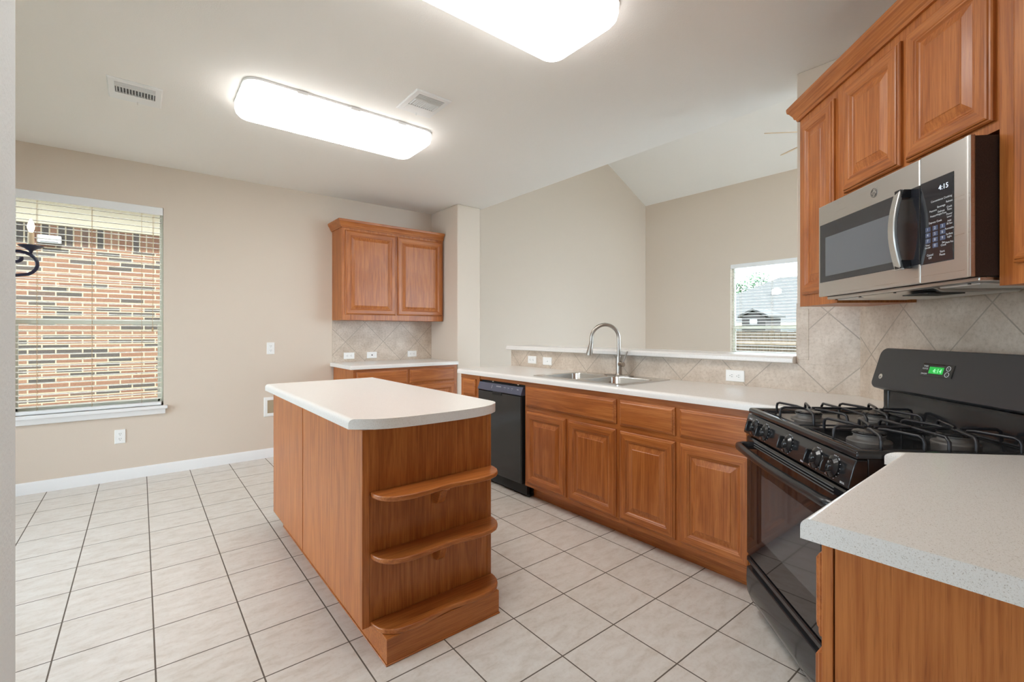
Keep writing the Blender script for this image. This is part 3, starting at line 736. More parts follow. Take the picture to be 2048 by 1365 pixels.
# writing and keys
lt = MB(); T3 = lambda x, z, y=-0.0024: Matrix.Translation((x, y, z))
led = MB(); text_mesh(led, '4:15', 0.021, T3(0.672, 1.668)); led.build('clock_digits', M['led_white'], pg)
for s_, x, z, h_ in (('Convenience Cooking', 0.664, 1.634, 0.0085), ('Popcorn', 0.634, 1.606, 0.008), ('Beverage', 0.664, 1.613, 0.008), ('Reheat', 0.693, 1.620, 0.008),
      ('Potato', 0.634, 1.590, 0.008), ('Defrost', 0.664, 1.598, 0.008), ('Weight/Time', 0.664, 1.590, 0.007), ('Cook', 0.693, 1.604, 0.008), ('Time', 0.693, 1.596, 0.008),
      ('Power', 0.693, 1.583, 0.008), ('Level', 0.693, 1.575, 0.008), ('Add', 0.693, 1.563, 0.008), ('30 Sec', 0.693, 1.555, 0.008), ('Turntable', 0.693, 1.541, 0.008),
      ('Surface', 0.693, 1.525, 0.008), ('Light', 0.693, 1.517, 0.008), ('Vent Fan', 0.693, 1.501, 0.008), ('Express Cook', 0.642, 1.571, 0.0085), ('Set', 0.672, 1.504, 0.008), ('Clock', 0.672, 1.496, 0.008),
      ('Timer', 0.613, 1.505, 0.007), ('On/Off', 0.613, 1.497, 0.007), ('Start', 0.668, 1.478, 0.009), ('Pause', 0.668, 1.469, 0.009), ('Cancel', 0.622, 1.474, 0.009), ('Off', 0.622, 1.465, 0.009)):
    text_mesh(lt, s_, h_, T3(x, z))
lt.build('lettering', M['ink'], pg)
for i in range(10):
    r_, c_ = (3, 1) if i == 9 else (i//3, i % 3)
    x, z = 0.614+0.0275*c_, 1.553-0.0175*r_
    k_ = MB().rings(x-0.0095, x+0.0095, z-0.0068, z+0.0068, [(0, -0.0012), (0, -0.0022), (0.0008, -0.0026)], 0, 0)
    text_mesh(k_, str((i+1) % 10), 0.0115, T3(x, z, -0.0030), 1); k_.build('key', [M['key'], M['ink']], pg)
m = MB(); c_ = (0.365, 0, 1.741)
m.lathe([(0.0, 0.001), (0.0, -0.0015), (0.0175, -0.0015), (0.0175, 0.001)], c_, 'y', 28)
lo = m.build('emblem', M['steel_v'], ds)
m = MB(); circ = lambda r: [(c_[0]+r*cos(2*pi*k/28), -0.0020, c_[2]+r*sin(2*pi*k/28)) for k in range(28)]
m.tube(circ(0.0155), 0.0010, 5, True); 
for k in range(4):
    a = pi/4+pi/2*k; m.tube([(c_[0]+0.0115*cos(a+q), -0.0020, c_[2]+0.0115*sin(a+q)) for q in (-0.5, -0.2, 0.15, 0.4)], 0.0009, 5)
text_mesh(m, 'ge', 0.017, T3(c_[0], c_[2], -0.0022)); m.build('emblem_lines', M['burner'], lo)
# underside
MB().box(0.010, 0.750, 0.030, 0.380, 1.380, 1.394).build('base_pan', M['steel'], t, bevel=0.003)
MB().prism_axis([(0.05, 1.380), (0.31, 1.380), (0.30, 1.366), (0.08, 1.366)], 0.20, 0.56, 'x').build('vent_housing', M['steel'], t, bevel=0.003)
for x in (0.035, 0.575): MB().box(x, x+0.14, 0.06, 0.33, 1.375, 1.3798).build('filter', M['alu'], t, bevel=0.001)
MB().box(0.43, 0.54, 0.05, 0.16, 1.3625, 1.3662).build('lamp_cover', M['dark'], t)
m = MB()
for x in (0.05, 0.21, 0.40, 0.70): m.lathe([(0.004, 1.379), (0.004, 1.376), (0.0, 1.376)], (x, 0.045, 0), seg=8)
m.build('screw', M['dark'], t)

# ------------------------------------------------------------------ gas range
t = thing('gas_range', 'black freestanding gas range set diagonally in the corner', 'range', D(-2.147, -0.82), RZ_D)
w = 0.757
MB().box(0.004, w-0.004, 0.030, 0.60, 0.03, 0.888).build('body', M['black_panel'], t, bevel=0.003)
# cooktop with raised rim
rm = [(0, 0.882), (0, 0.898), (0.004, 0.904), (0.012, 0.906), (0.024, 0.905), (0.034, 0.896), (0.040, 0.893)]
v = []; f = []
for d_, z in rm: v += [(d_, d_*0.9, z), (w-d_, d_*0.9, z), (w-d_, 0.60-d_, z), (d_, 0.60-d_, z)]
for i in range(len(rm)-1):
    for k in range(4): f.append((4*i+k, 4*i+(k+1) % 4, 4*i+4+(k+1) % 4, 4*i+4+k))
f.append((24, 25, 26, 27)); f.append((3, 2, 1, 0))
MB().add(v, f).build('cooktop', M['black'], t, bevel=0.004)
# sloped control panel
cpn = MB().prism_axis([(0.0, 0.880), (-0.004, 0.872), (-0.022, 0.802), (-0.020, 0.796), (0.03, 0.796), (0.03, 0.880)], 0.002, w-0.002, 'x').build('control_panel', M['black'], t, bevel=0.003)
sl_ = math.atan2(0.018, 0.070)
Tp = lambda x, z, off=0.0005: Matrix.Translation((x, -0.004-(0.872-z)*0.257-off, z)) @ Matrix.Rotation(-sl_, 4, 'X')
dl = MB()
KX = (0.098, 0.196, 0.385, 0.570, 0.664)
for i, x in enumerate(KX):
    T_ = Tp(x, 0.836)
    for k in range(15):
        a = radians(-150+300*k/14) if k else radians(-150)
        p, q = 0.0345, 0.0375
        P = [T_ @ Vector((r_*sin(a)+dx*cos(a), -0.0006, r_*cos(a)-dx*sin(a))) for r_, dx in ((p, -0.0006), (p, 0.0006), (q, 0.0006), (q, -0.0006))]
        if k > 7 or k == 0: dl.add(P, [(0, 1, 2, 3)])
    for s_, dx, dz in (('OFF', 0, 0.0345), ('HI', 0.020, 0.030), ('LO', -0.022, -0.030)): text_mesh(dl, s_, 0.0085, Tp(x+dx, 0.836+dz*0.9, 0.001))
text_mesh(dl, 'FRONT', 0.009, Tp(0.045, 0.862, 0.001)); text_mesh(dl, 'BROIL', 0.008, Tp(0.725, 0.806, 0.001)); text_mesh(dl, 'REAR', 0.008, Tp(0.50, 0.806, 0.001))
dl.build('lettering', M['ink'], cpn)
for i, x in enumerate(KX):
    m = MB(); m.T = Tp(x, 0.836)
    m.lathe([(0.033, 0.0), (0.033, -0.004), (0.029, -0.006), (0.021, -0.010), (0.019, -0.020), (0.016, -0.023), (0.0, -0.024)], (0, 0, 0), 'y', 28)
    kb = m.build('knob', M['black'], cpn, angle=50)
    m = MB(); m.T = Tp(x, 0.836)
    m.add([(-0.006, -0.018, -0.024), (0.006, -0.018, -0.024), (0.0065, -0.018, 0.024), (-0.0065, -0.018, 0.024), (-0.0035, -0.036, -0.022), (0.0035, -0.036, -0.022), (0.004, -0.036, 0.022), (-0.004, -0.036, 0.022)],
          [(0, 1, 2, 3), (4, 5, 6, 7), (0, 1, 5, 4), (1, 2, 6, 5), (2, 3, 7, 6), (3, 0, 4, 7)])
    m.build('grip', M['black'], kb, bevel=0.003)
# oven door
od = MB().rings(0.004, w-0.004, 0.262, 0.786, [(0, 0.03), (0, 0.004), (0.004, -0.008), (0.010, -0.012)], 0, 0).build('oven_door', M['black_glass'], t)
MB().rings(0.160, w-0.160, 0.385, 0.655, [(0, -0.011), (0.001, -0.0128)], 0, 0).build('oven_window', M['oven_glass'], od)
m = MB()
for z in (0.752, 0.762, 0.772): m.box(0.09, w-0.09, -0.0135, -0.010, z, z+0.0035)
m.build('vent_slots', M['duct'], od)
hp = [(0.018, -0.010, 0.742), (0.018, -0.030, 0.742), (0.028, -0.050, 0.742), (0.055, -0.058, 0.742)]
hp += [(0.055+(w-0.11)*k/12, -0.058-0.012*sin(pi*k/12), 0.742) for k in range(1, 12)] + [(w-0.055, -0.058, 0.742), (w-0.028, -0.050, 0.742), (w-0.018, -0.030, 0.742), (w-0.018, -0.010, 0.742)]
MB().tube(hp, 0.0165, 14).build('handle', M['black_panel'], od, angle=70)
dr = MB().prism_axis([(0.03, 0.255), (-0.006, 0.255), (-0.010, 0.250), (-0.010, 0.235), (0.004, 0.226), (0.004, 0.212), (-0.010, 0.206), (-0.012, 0.150), (-0.008, 0.10), (0.008, 0.06), (0.034, 0.032), (0.06, 0.025)], 0.006, w-0.006, 'x').build('storage_drawer', M['black'], t, angle=30)
m = MB()
for x in (0.04, w-0.04):
    for y in (0.10, 0.52): m.lathe([(0.018, 0.0), (0.018, 0.012), (0.010, 0.016), (0.010, 0.034)], (x, y, 0), seg=12)
m.build('levelling_feet', M['dark'], t)
# burners and grates
BX = (0.195, 0.562); BY = (0.150, 0.400)
for x in BX:
    for y in BY:
        b_ = MB().lathe([(0.060, 0.8925), (0.058, 0.897), (0.044, 0.901), (0.040, 0.912), (0.044, 0.914), (0.044, 0.917)], (x, y, 0)).build('burner', M['burner'], t)
        MB().lathe([(0.044, 0.9172), (0.046, 0.921), (0.042, 0.9245), (0.0, 0.926)], (x, y, 0)).build('burner_cap', M['black_panel'], b_)
for x0, x1, cx_ in ((0.052, 0.345, BX[0]), (0.412, 0.705, BX[1])):
    y0, y1 = 0.045, 0.530; m = MB(); r_ = 0.0048; zb = 0.898; zt = 0.938
    m.tube([(x0, y0, zb), (x1, y0, zb), (x1, y1, zb), (x0, y1, zb)], r_*0.8, 8, True)
    for cy_ in BY:
        ends = []
        ylo, yhi = (y0, 0.275) if cy_ == BY[0] else (0.275, y1)
        for px, py in ((x0, cy_-0.055), (x0, cy_+0.060), (x1, cy_-0.055), (x1, cy_+0.060), (cx_, y0 if cy_ == BY[0] else y1)):
            tx, ty = cx_ + (0.022 if px > cx_ else -0.022 if px < cx_ else 0), cy_ + (0.016 if py > cy_ else -0.016)
            dx_, dy_ = tx-px, ty-py; L_ = sqrt(dx_*dx_+dy_*dy_); ux, uy = dx_/L_, dy_/L_
            m.tube([(px, py, zb-0.003), (px, py, zt-0.016), (px+ux*0.004, py+uy*0.004, zt-0.005), (px+ux*0.016, py+uy*0.016, zt), (px+ux*(L_-0.02), py+uy*(L_-0.02), zt), (tx, ty, zt-0.003)], r_, 8)
        py = y0 if cy_ == BY[1] else y1
    m.tube([(cx_, BY[0]+0.016, zt), (cx_, BY[0]+0.10, zt), (cx_, BY[1]-0.10, zt), (cx_, BY[1]-0.016, zt)], r_, 8)
    m.tube([(x0, 0.275, zb), (x0, 0.275, zt-0.014), (x0+0.012, 0.275, zt-0.001), (cx_, 0.275, zt), (x1-0.012, 0.275, zt-0.001), (x1, 0.275, zt-0.014), (x1, 0.275, zb)], r_, 8)
    m.build('grate', M['iron'], t, angle=60)
# backguard
MB().prism_axis([(0.545, 0.890), (0.552, 0.905), (0.556, 1.000), (0.62, 1.000), (0.62, 0.890)], 0.012, w-0.012, 'x').build('riser_panel', M['black'], t, bevel=0.004)
for x in (0.0, w-0.030): MB().prism_axis([(0.520, 0.890), (0.540, 0.900), (0.550, 0.920), (0.550, 1.005), (0.63, 1.005), (0.63, 0.890)], x, x+0.030, 'x').build('riser_post', M['black'], t, bevel=0.006, seg=3)
la = math.atan2(0.042, 0.140)
Tb = lambda x, z, off=0.0: Matrix.Translation((x, 0.505+(z-1.012)*0.30-off, z)) @ Matrix.Rotation(-la, 4, 'X')
M['guard'] = mat('black_satin_backguard', (0.030, 0.030, 0.033, 1), 0.30)
def rr2(x0, x1, z0, z1, rt, rb, n=6):
    p = []
    for cx_, cz_, r_, a0 in ((x1-rt, z1-rt, rt, 0), (x0+rt, z1-rt, rt, 90), (x0+rb, z0+rb, rb, 180), (x1-rb, z0+rb, rb, 270)):
        for k in range(n+1): a = radians(a0+90*k/n); p.append((cx_+r_*cos(a), cz_+r_*sin(a)))
    return p
m = MB(); m.T = Tb(w/2, 1.012) @ Matrix.Identity(4)
op = rr2(-w/2-0.012, w/2+0.012, -0.008, 0.167, 0.034, 0.026); ip = rr2(-w/2-0.008, w/2+0.008, -0.004, 0.163, 0.031, 0.023)
n = len(op); vv = [(x, 0.085, z) for x, z in op] + [(x, 0.005, z) for x, z in op] + [(x, 0.0, z) for x, z in ip]
ff = [(i*n+k, i*n+(k+1) % n, (i+1)*n+(k+1) % n, (i+1)*n+k) for i in range(2) for k in range(n)] + [tuple(range(n)), tuple(range(2*n, 3*n))]
m.add(vv, ff); bgd = m.build('backguard', M['guard'], t, angle=30)
m = MB(); m.T = Tb(0.316, 1.098)
m.rings(-0.070, 0.070, -0.024, 0.024, [(0, 0.002), (0, -0.002), (0.003, -0.0035)], 0, 0); dsp = m.build('clock_panel', M['black_glass'], bgd)
m = MB(); m.T = Tb(0.316, 1.098); m.rings(-0.034, 0.030, -0.013, 0.013, [(0, -0.003), (0.0005, -0.0042)], 0, 0); m.build('clock_screen', M['led_green'], dsp)
m = MB(); text_mesh(m, '4:14', 0.023, Tb(0.321, 1.097, 0.005)); m.build('clock_digits', M['led_pale'], dsp)
m = MB()
for s_, x, z in (('TIMER', 0.264, 1.112), ('CLOCK', 0.264, 1.103), ('ON/OFF', 0.264, 1.084)): text_mesh(m, s_, 0.008, Tb(x, z, 0.0045))
for z in (1.109, 1.088):
    T_ = Tb(0.366, z, 0.0045); m.tube([T_ @ Vector((0.0085*cos(2*pi*k/18), 0, 0.0085*sin(2*pi*k/18))) for k in range(18)], 0.0010, 4, True)
text_mesh(m, '+', 0.010, Tb(0.366, 1.109, 0.0045)); text_mesh(m, '-', 0.010, Tb(0.366, 1.088, 0.0045)); m.build('lettering', M['ink'], dsp)
m = MB(); m.T = Tb(0.038, 1.052); m.lathe([(0, 0.001), (0.011, 0.0), (0.011, -0.0015), (0, -0.002)], (0, 0, 0), 'y', 20); em = m.build('emblem', M['chrome'], bgd)
m = MB(); text_mesh(m, 'ge', 0.011, Tb(0.038, 1.052, 0.0026)); m.build('emblem_lines', M['duct'], em)

# ------------------------------------------------------------------ outlets and switches
def outlet(label, T, kind='duplex', horizontal=False, group=None, w=0.070, h=0.115):
    o = thing('wall_outlet' if kind != 'switch' else 'light_switch', label, 'outlet' if kind != 'switch' else 'switch', group=group)
    if horizontal: T = T @ Matrix.Rotation(pi/2, 4, 'Y')
    o.matrix_world = T
    MB().rings(-w/2, w/2, -h/2, h/2, [(0, 0), (0, -0.003), (0.003, -0.006)], 0, 0, back=True).build('cover_plate', M['plastic'], o)
    if kind == 'duplex':
        for z in (0.021, -0.021):
            m = MB().lathe([(0, -0.005), (0.016, -0.005), (0.016, -0.0075), (0, -0.008)], (0, 0, z), 'y', 20)
            for x in (-0.006, 0.006): m.box(x-0.001, x+0.001, -0.0085, -0.0079, z-0.001, z+0.008, 1)
            m.lathe([(0, -0.0079), (0.0022, -0.0079), (0.0022, -0.0085), (0, -0.0085)], (0, 0, z-0.008), 'y', 10, 1)
            m.build('receptacle', [M['plastic'], M['dark']], o)
    elif kind == 'jack':
        MB().lathe([(0, -0.005), (0.007, -0.005), (0.007, -0.009), (0, -0.0095)], (0, 0, 0), 'y', 12).build('jack', M['bark'], o)
    else:
        MB().box(-0.005, 0.005, -0.016, -0.004, -0.010, 0.010).build('toggle', M['plastic'], o, bevel=0.002)
    return o
TW = lambda x, z, y=YW: Matrix.Translation((x, y, z))
outlet('white wall outlet low under the left window', TW(-0.130, 0.365))
outlet('white wall outlet at counter height left of the hutch', TW(1.006, 1.076))
outlet('white sideways outlet on the far backsplash, leftmost there', TW(1.778, 0.978, YW-0.008), horizontal=True)
outlet('white plate with a dark round jack on the far backsplash', TW(2.035, 0.978, YW-0.008), 'jack', True)
outlet('white sideways outlet on the far backsplash, nearest the pillar', TW(2.530, 0.978, YW-0.008), horizontal=True)
TS = lambda y, z: Matrix.Translation((2.860, y, z)) @ Matrix.Rotation(RZ_S, 4, 'Z')
outlet('white sideways outlet at the left end of the bar backsplash', TS(3.255, 0.978), horizontal=True)
outlet('white sideways switch plate on bar tile, between outlet and faucet', TS(3.047, 0.975), 'switch', True)
outlet('white sideways outlet on bar tile between faucet and range', TS(1.360, 0.968), horizontal=True)
T_ = Matrix.Translation(D(-2.30, NW+0.008, 0.985)) @ Matrix.Rotation(RZ_D, 4, 'Z')
outlet('white outlet half hidden behind the left end of the range', T_)
# recessed utility box low on the window wall
t = thing('wall_box', 'white recessed plumbing box on the wall behind the island corner', 'utility box', (1.03, YW, 0.500))
m = MB(); v = []
m.rings(-0.085, 0.085, -0.095, 0.095, [(0, -0.0005), (0, -0.006), (0.004, -0.009), (0.030, -0.009), (0.032, -0.002)], 0, 0, cap=False); m.build('frame', M['plastic'], t)
MB().box(-0.054, 0.054, -0.003, -0.0005, -0.064, 0.064).build('back', M['frieze'], t)
MB().tube([(0.01, -0.004, -0.06), (0.01, -0.010, -0.03), (0.01, -0.010, 0.0)], 0.006, 8).build('valve', M['nickel'], t)

# ------------------------------------------------------------------ ceiling fixtures
def ceiling_light(label, x, y, w=1.20, d=0.46, z=CEIL):
    t = thing('ceiling_light', label, 'ceiling light', (x, y, z), 0, 'kitchen ceiling lights')
    base = [(p[0], p[1]) for p in rrect(-w/2-0.004, w/2+0.004, -d/2-0.004, d/2+0.004, 0.085, 0)]
    MB().prism(base, -0.014, -0.0005).build('frame', M['white'], t)
    ls = [rrect(-w/2, w/2, -d/2, d/2, 0.085, -0.0145, 8), rrect(-w/2-0.002, w/2+0.002, -d/2-0.002, d/2+0.002, 0.087, -0.045, 8), rrect(-w/2+0.004, w/2-0.004, -d/2+0.004, d/2-0.004, 0.083, -0.068, 8),
          rrect(-w/2+0.020, w/2-0.020, -d/2+0.020, d/2-0.020, 0.07, -0.086, 8), rrect(-w/2+0.06, w/2-0.06, -d/2+0.06, d/2-0.06, 0.05, -0.096, 8)]
    n = len(ls[0]); v = [p for l in ls for p in l]
    f = [(i*n+k, i*n+(k+1) % n, (i+1)*n+(k+1) % n, (i+1)*n+k) for i in range(len(ls)-1) for k in range(n)] + [tuple(range((len(ls)-1)*n, len(ls)*n))]
    MB().add(v, f, [1]*(2*n)+[0]*(len(f)-2*n)).build('diffuser', [M['lamp'], M['lamp_side']], t, angle=60)
    m = MB()
    for a in (-0.30, 0.02, 0.34): m.box(a-0.03, a+0.03, -d/2-0.007, -d/2+0.002, -0.022, -0.004)
    m.build('clip', M['white'], t)
    return t
ceiling_light('long white lit ceiling light whole in view above the island', 1.06, 3.18)
ceiling_light('white lit ceiling light cut off by the top edge of the photo', 1.06, 1.495)
# round hall lamp, unseen behind the camera, added as fill light
t = thing('ceiling_light', 'added round fill lamp on the hall ceiling behind the camera', 'ceiling light', (-0.9, 0.20, CEIL))
MB().lathe([(0.17, -0.001), (0.17, -0.02), (0.0, -0.02)]).build('frame', M['white'], t)
MB().lathe([(0.155, -0.0205), (0.15, -0.05), (0.11, -0.075), (0.0, -0.085)]).build('diffuser', M['lamp'], t, angle=60)
def vent(label, x0, x1, y0, y1, nb):
    t = thing('ceiling_vent', label, 'vent', ((x0+x1)/2, (y0+y1)/2, CEIL), 0, 'ceiling air vents'); w, d = (x1-x0)/2, (y1-y0)/2; b = 0.034
    m = MB()
    v = []; f = []; rr_ = [(0, 0), (0, -0.004), (0.006, -0.009), (b, -0.009), (b, -0.001)]
    for q, z in rr_: v += [(-w+q, -d+q, z), (w-q, -d+q, z), (w-q, d-q, z), (-w+q, d-q, z)]
    for i in range(len(rr_)-1):
        for k in range(4): f.append((4*i+k, 4*i+(k+1) % 4, 4*i+4+(k+1) % 4, 4*i+4+k))
    m.add(v, f); m.build('frame', M['white'], t)
    MB().box(-w+b-0.001, w-b+0.001, -d+b-0.001, d-b+0.001, -0.0015, -0.0005).build('duct_opening', M['duct'], t)
    iw, idp = w-b, d-b; ym = -idp+0.065
    first = None
    for k in range(4):   # long louvres nearest the camera
        y = -idp+0.010+k*0.014
        m = MB().prism_axis([(-0.002, -0.002), (0.0, -0.010), (0.004, -0.0105), (0.002, -0.002)], -iw, iw, 'x')
        if first is None: first = m.build('louver', M['white'], t); q = first
        else: q = first.copy(); COL.objects.link(q)
        q.location = (0, y, 0)
    first = None
    for k in range(nb):  # short cross blades
        x = -iw+0.008+k*(2*iw-0.016)/(nb-1)
        if first is None: first = MB().prism_axis([(-0.003, -0.002), (-0.0042, -0.002), (0.0018, -0.0115), (0.003, -0.0115)], ym, ym+0.085, 'y').build('blade', M['white'], t); q = first
        else: q = first.copy(); COL.objects.link(q)
        q.location = (x, 0, 0)
    MB().box(-iw, iw, ym-0.006, ym, -0.0105, -0.002).build('crossbar', M['white'], t)
    MB().box(-iw, iw, ym+0.085, idp, -0.0105, -0.002).build('damper_plate', M['white'], t)
    MB().tube([(0.01, d-0.022, -0.009), (0.01, d-0.020, -0.025)], 0.003, 6).build('damper_lever', M['white'], t)
vent('white ceiling vent left of the long ceiling light', -0.150, 0.106, 3.450, 3.745, 13)
vent('white ceiling vent right of the long ceiling light', 1.280, 1.522, 2.490, 2.780, 12)

# ------------------------------------------------------------------ chandelier (only one arm shows past the near wall)
cx_, cyy = -0.797, 3.142
t = thing('chandelier', 'dark iron candle chandelier partly hidden by the near wall', 'chandelier', (cx_, cyy, 0))
MB().lathe([(0.0, 1.44), (0.016, 1.455), (0.022, 1.48), (0.012, 1.51), (0.026, 1.56), (0.030, 1.62), (0.014, 1.68), (0.010, 1.90), (0.016, 1.93), (0.0, 1.95)], seg=16).build('stem', M['iron_blue'], t)
m = MB()
for k in range(18):
    z = 1.95+k*0.037
    m.tube([(0.010*cos(2*pi*j/8)*(k % 2), 0.010*cos(2*pi*j/8)*(1-k % 2), z+0.022*sin(2*pi*j/8)+0.02) for j in range(8)], 0.0022, 5, True)
m.build('chain', M['iron_blue'], t)
MB().lathe([(0.062, CEIL-0.001), (0.060, CEIL-0.012), (0.03, CEIL-0.03), (0.008, CEIL-0.045)]).build('ceiling_canopy', M['iron_blue'], t)
a0 = 0.02
for k in range(5):
    a = a0+2*pi*k/5; u = Vector((cos(a), sin(a), 0))
    P = lambda r_, z: (u.x*r_, u.y*r_, z)
    m = MB()
    pts = [P(0.015, 1.535), P(0.12, 1.502), P(0.24, 1.494), P(0.33, 1.503)]
    for j in range(1, 11): q = -pi/2+0.25+j*(pi*0.98)/10; pts.append(P(0.348+0.066*cos(q), 1.562+0.058*sin(q)))
    for j in range(1, 13): q = pi*0.5+0.2+j*pi*1.5/12; rr2 = 0.030-0.016*j/12; pts.append(P(0.348-0.002+rr2*cos(q)*1.0, 1.592+rr2*sin(q)-0.002))
    m.tube(pts, 0.0075, 8)
    arm = m.build('arm', M['iron_blue'], t, angle=70)
    m = MB(); pts = [P(0.015, 1.60), P(0.12, 1.566), P(0.22, 1.561), P(0.29, 1.566), P(0.325, 1.577)]; m.tube(pts, 0.0055, 8); m.build('scroll', M['iron_blue'], arm, angle=70)
    c0 = P(0.392, 0)
    MB().lathe([(0.004, 1.612), (0.008, 1.625), (0.020, 1.634), (0.045, 1.648), (0.044, 1.651), (0.016, 1.644), (0.012, 1.652)], c0, seg=20).build('drip_pan', M['iron_blue'], arm)
    cs = MB().lathe([(0.0115, 1.646), (0.0115, 1.712), (0.0, 1.713)], c0, seg=14).build('candle_sleeve', M['candle'], arm)
    MB().lathe([(0.006, 1.7135), (0.012, 1.730), (0.0135, 1.742), (0.010, 1.758), (0.003, 1.776), (0.0, 1.780)], c0, seg=14).build('bulb', M['bulb'], arm, angle=60)

# ------------------------------------------------------------------ living room ceiling fan (blade tips show beside the column)
fx, fy, fz = 5.52, 1.63, 3.30
t = thing('ceiling_fan', 'ceiling fan whose thin blade tips peek past the column', 'ceiling fan', (fx, fy, 0))
zr = 4.552-0.5*(fx-5.17)
MB().lathe([(0.012, fz+0.12), (0.012, zr-0.03)], seg=12).build('downrod', M['white'], t)
MB().lathe([(0.02, zr-0.09), (0.06, zr-0.05), (0.07, zr-0.005)], seg=20).build('mount_canopy', M['white'], t)
MB().lathe([(0.03, fz-0.05), (0.10, fz-0.04), (0.12, fz+0.0), (0.115, fz+0.08), (0.05, fz+0.13)], seg=28).build('motor', M['white'], t)
MB().lathe([(0.0, fz-0.17), (0.07, fz-0.155), (0.105, fz-0.11), (0.11, fz-0.055)], seg=24).build('added_light_bowl', M['lamp'], t, angle=60)  # hidden lamp added under the fan to brighten the living room
for k in range(5):
    a = radians(63+72*k)
    m = MB(); m.T = Matrix.Rotation(a, 4, 'Z') @ Matrix.Translation((0, 0, fz)) @ Matrix.Rotation(radians(-21), 4, 'X')
    m.prism([(0.19, -0.045), (0.24, -0.055), (0.60, -0.062), (0.650, -0.045), (0.665, 0), (0.650, 0.045), (0.60, 0.062), (0.24, 0.055), (0.19, 0.045)], -0.004, 0.004)
    bl = m.build('blade', M['fan'], t, bevel=0.002)
    m = MB(); m.T = Matrix.Rotation(a, 4, 'Z') @ Matrix.Translation((0, 0, fz)); m.box(0.10, 0.23, -0.02, 0.02, -0.009, -0.004); m.build('blade_iron', M['nickel'], bl)

# ------------------------------------------------------------------ outside: neighbour's brick side wall
t = thing('house', 'red brick neighbour house with cream frieze seen through the left window', 'house', (0, 0, 0))
MB().box(-7, 4.5, 8.60, 8.75, -0.5, 2.39).build('brick_wall', M['brick'], t)
MB().box(-7, 4.5, 8.60, 8.75, 2.39, 2.66).build('soldier_course', M['soldier'], t)
MB().box(-7, 4.5, 8.585, 8.75, 2.66, 3.05).build('frieze_board', M['frieze'], t)
MB().box(-7, 4.5, 8.15, 8.75, 3.05, 3.07).build('soffit', M['frieze'], t)
MB().prism_axis([(8.10, 3.05), (8.15, 3.05), (8.15, 3.19), (12.0, 5.2), (12.0, 5.35), (8.10, 3.25)], -7, 4.5, 'x').build('roof', M['shingle'], t)
t = thing('outdoor_light', 'small white box light fixed to the neighbour brick wall', 'outdoor light', (-0.93, 8.60, 2.455))
MB().box(-0.115, 0.115, -0.07, -0.001, -0.055, 0.055).build('housing', M['lightbox'], t, bevel=0.012)
MB().box(-0.085, 0.085, -0.078, -0.0705, -0.035, 0.035).build('lens', M['lightbox'], t, bevel=0.004)
# own roof edge, added unseen to shade the side yard, and ground
tag(MB().box(XL-0.5, 3.2, YW+0.15, YW+0.60, 2.70, 2.85).build('shade_eave', M['frieze']), 'unseen cream roof eave added to shade outside the left window', 'eave')
o = MB().box(-12, 40, -14, 30, -0.75, -0.62).build('ground', M['grass']); o['kind'] = 'structure'
o = MB().box(3.0, 7.4, -5.0, -1.76, -0.62, -0.02).build('bounce_patio', M['siding']); o['kind'] = 'structure'  # unseen pale slab, added to bounce daylight through the glass doors
# back yard seen through the far window
t = thing('wooden_fence', 'weathered brown picket fence outside the far window', 'fence', (12.0, 0, 0))
first = None
for k in range(46):
    if first is None: first = MB().box(0, 0.018, 0, 0.138, -0.62, 1.25).build('picket', M['fence'], t); q = first
    else: q = first.copy(); COL.objects.link(q)
    q.location = (random.uniform(0, 0.006), 2.9+k*0.143, random.uniform(-0.015, 0.015))
for z in (0.92, 0.20): MB().box(-0.045, -0.005, 2.85, 9.5, z, z+0.088).build('rail', M['fence_rail'], t)
for y in (3.3, 5.7, 8.1): MB().box(-0.13, -0.046, y, y+0.09, -0.62, 1.15).build('post', M['fence_rail'], t)
t = thing('shed', 'dark gabled shed rising behind the fence in the far window', 'shed', (16.0, 7.0, 0))
MB().prism_axis([(-0.38, -0.62), (0.38, -0.62), (0.38, 1.74), (0, 1.92), (-0.38, 1.74)], 0, 1.2, 'x').build('wall', M['shed'], t)
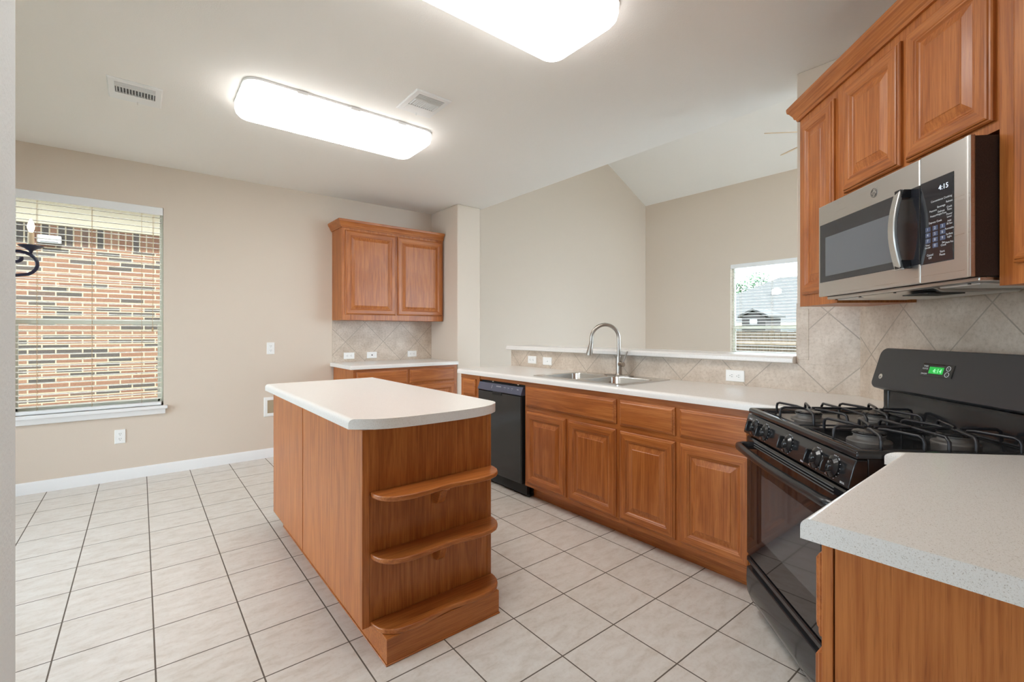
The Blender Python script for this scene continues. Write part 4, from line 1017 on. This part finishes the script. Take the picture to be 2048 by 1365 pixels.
MB().prism_axis([(-0.50, 1.72), (-0.50, 1.78), (0, 2.02), (0.50, 1.78), (0.50, 1.72), (0, 1.95)], -0.08, 1.3, 'x').build('roof', M['shingle'], t)
MB().box(-0.006, 0.0, -0.12, 0.12, 1.50, 1.66).build('gable_vent', M['siding'], t)
t = thing('house', 'pale hip-roofed house beyond the fence in the far window', 'house', (20.5, 0, 0))
MB().box(0.3, 10, -8, 13.0, -0.62, 1.60).build('wall', M['siding'], t)
v = [(0, -9, 1.62), (0, 13.5, 1.62), (10.6, 13.5, 1.62), (10.6, -9, 1.62), (5.3, 10.0, 4.05), (5.3, -3.5, 4.05)]
MB().add(v, [(0, 1, 4, 5), (1, 2, 4), (2, 3, 5, 4), (3, 0, 5), (3, 2, 1, 0)]).build('roof', M['shingle'], t)
MB().lathe([(0.22, 3.0), (0.2, 3.26), (0.05, 3.34), (0.0, 3.35)], (3.2, 9.3, 0), seg=14).build('roof_vent', M['siding'], t)
MB().box(-0.02, 0.0, -9, 13.5, 1.50, 1.62).build('fascia', M['frieze'], t)
t = thing('tree', 'leafy green tree behind the house in the far window', 'tree', (31, 14.0, 0))
MB().tube([(0, 0, -0.62), (0.05, 0, 1.5), (0, 0.1, 3.6)], [0.16, 0.12, 0.06], 8).build('trunk', M['bark'], t)
m = MB()
for k in range(900):
    a, b, r_ = random.uniform(0, 2*pi), random.uniform(-1, 1), random.random()**0.5
    c = random.choice([(0, 0.95, 4.3, 0.75), (0, -0.75, 4.55, 0.8), (0.2, 0.2, 4.0, 0.8), (0, 0.3, 3.6, 1.1)])
    q = sqrt(1-b*b); p = Vector((c[0]+c[3]*r_*q*cos(a), c[1]+c[3]*r_*q*sin(a), c[2]+c[3]*r_*b*0.8))
    u = Vector((random.uniform(-1, 1), random.uniform(-1, 1), random.uniform(-1, 1))).normalized(); w_ = u.orthogonal().normalized()
    s_ = random.uniform(0.07, 0.14)
    m.add([p-u*s_, p+w_*s_*0.5, p+u*s_, p-w_*s_*0.5], [(0, 1, 2, 3)])
m.build('foliage', M['leaf'], t, recalc=False)
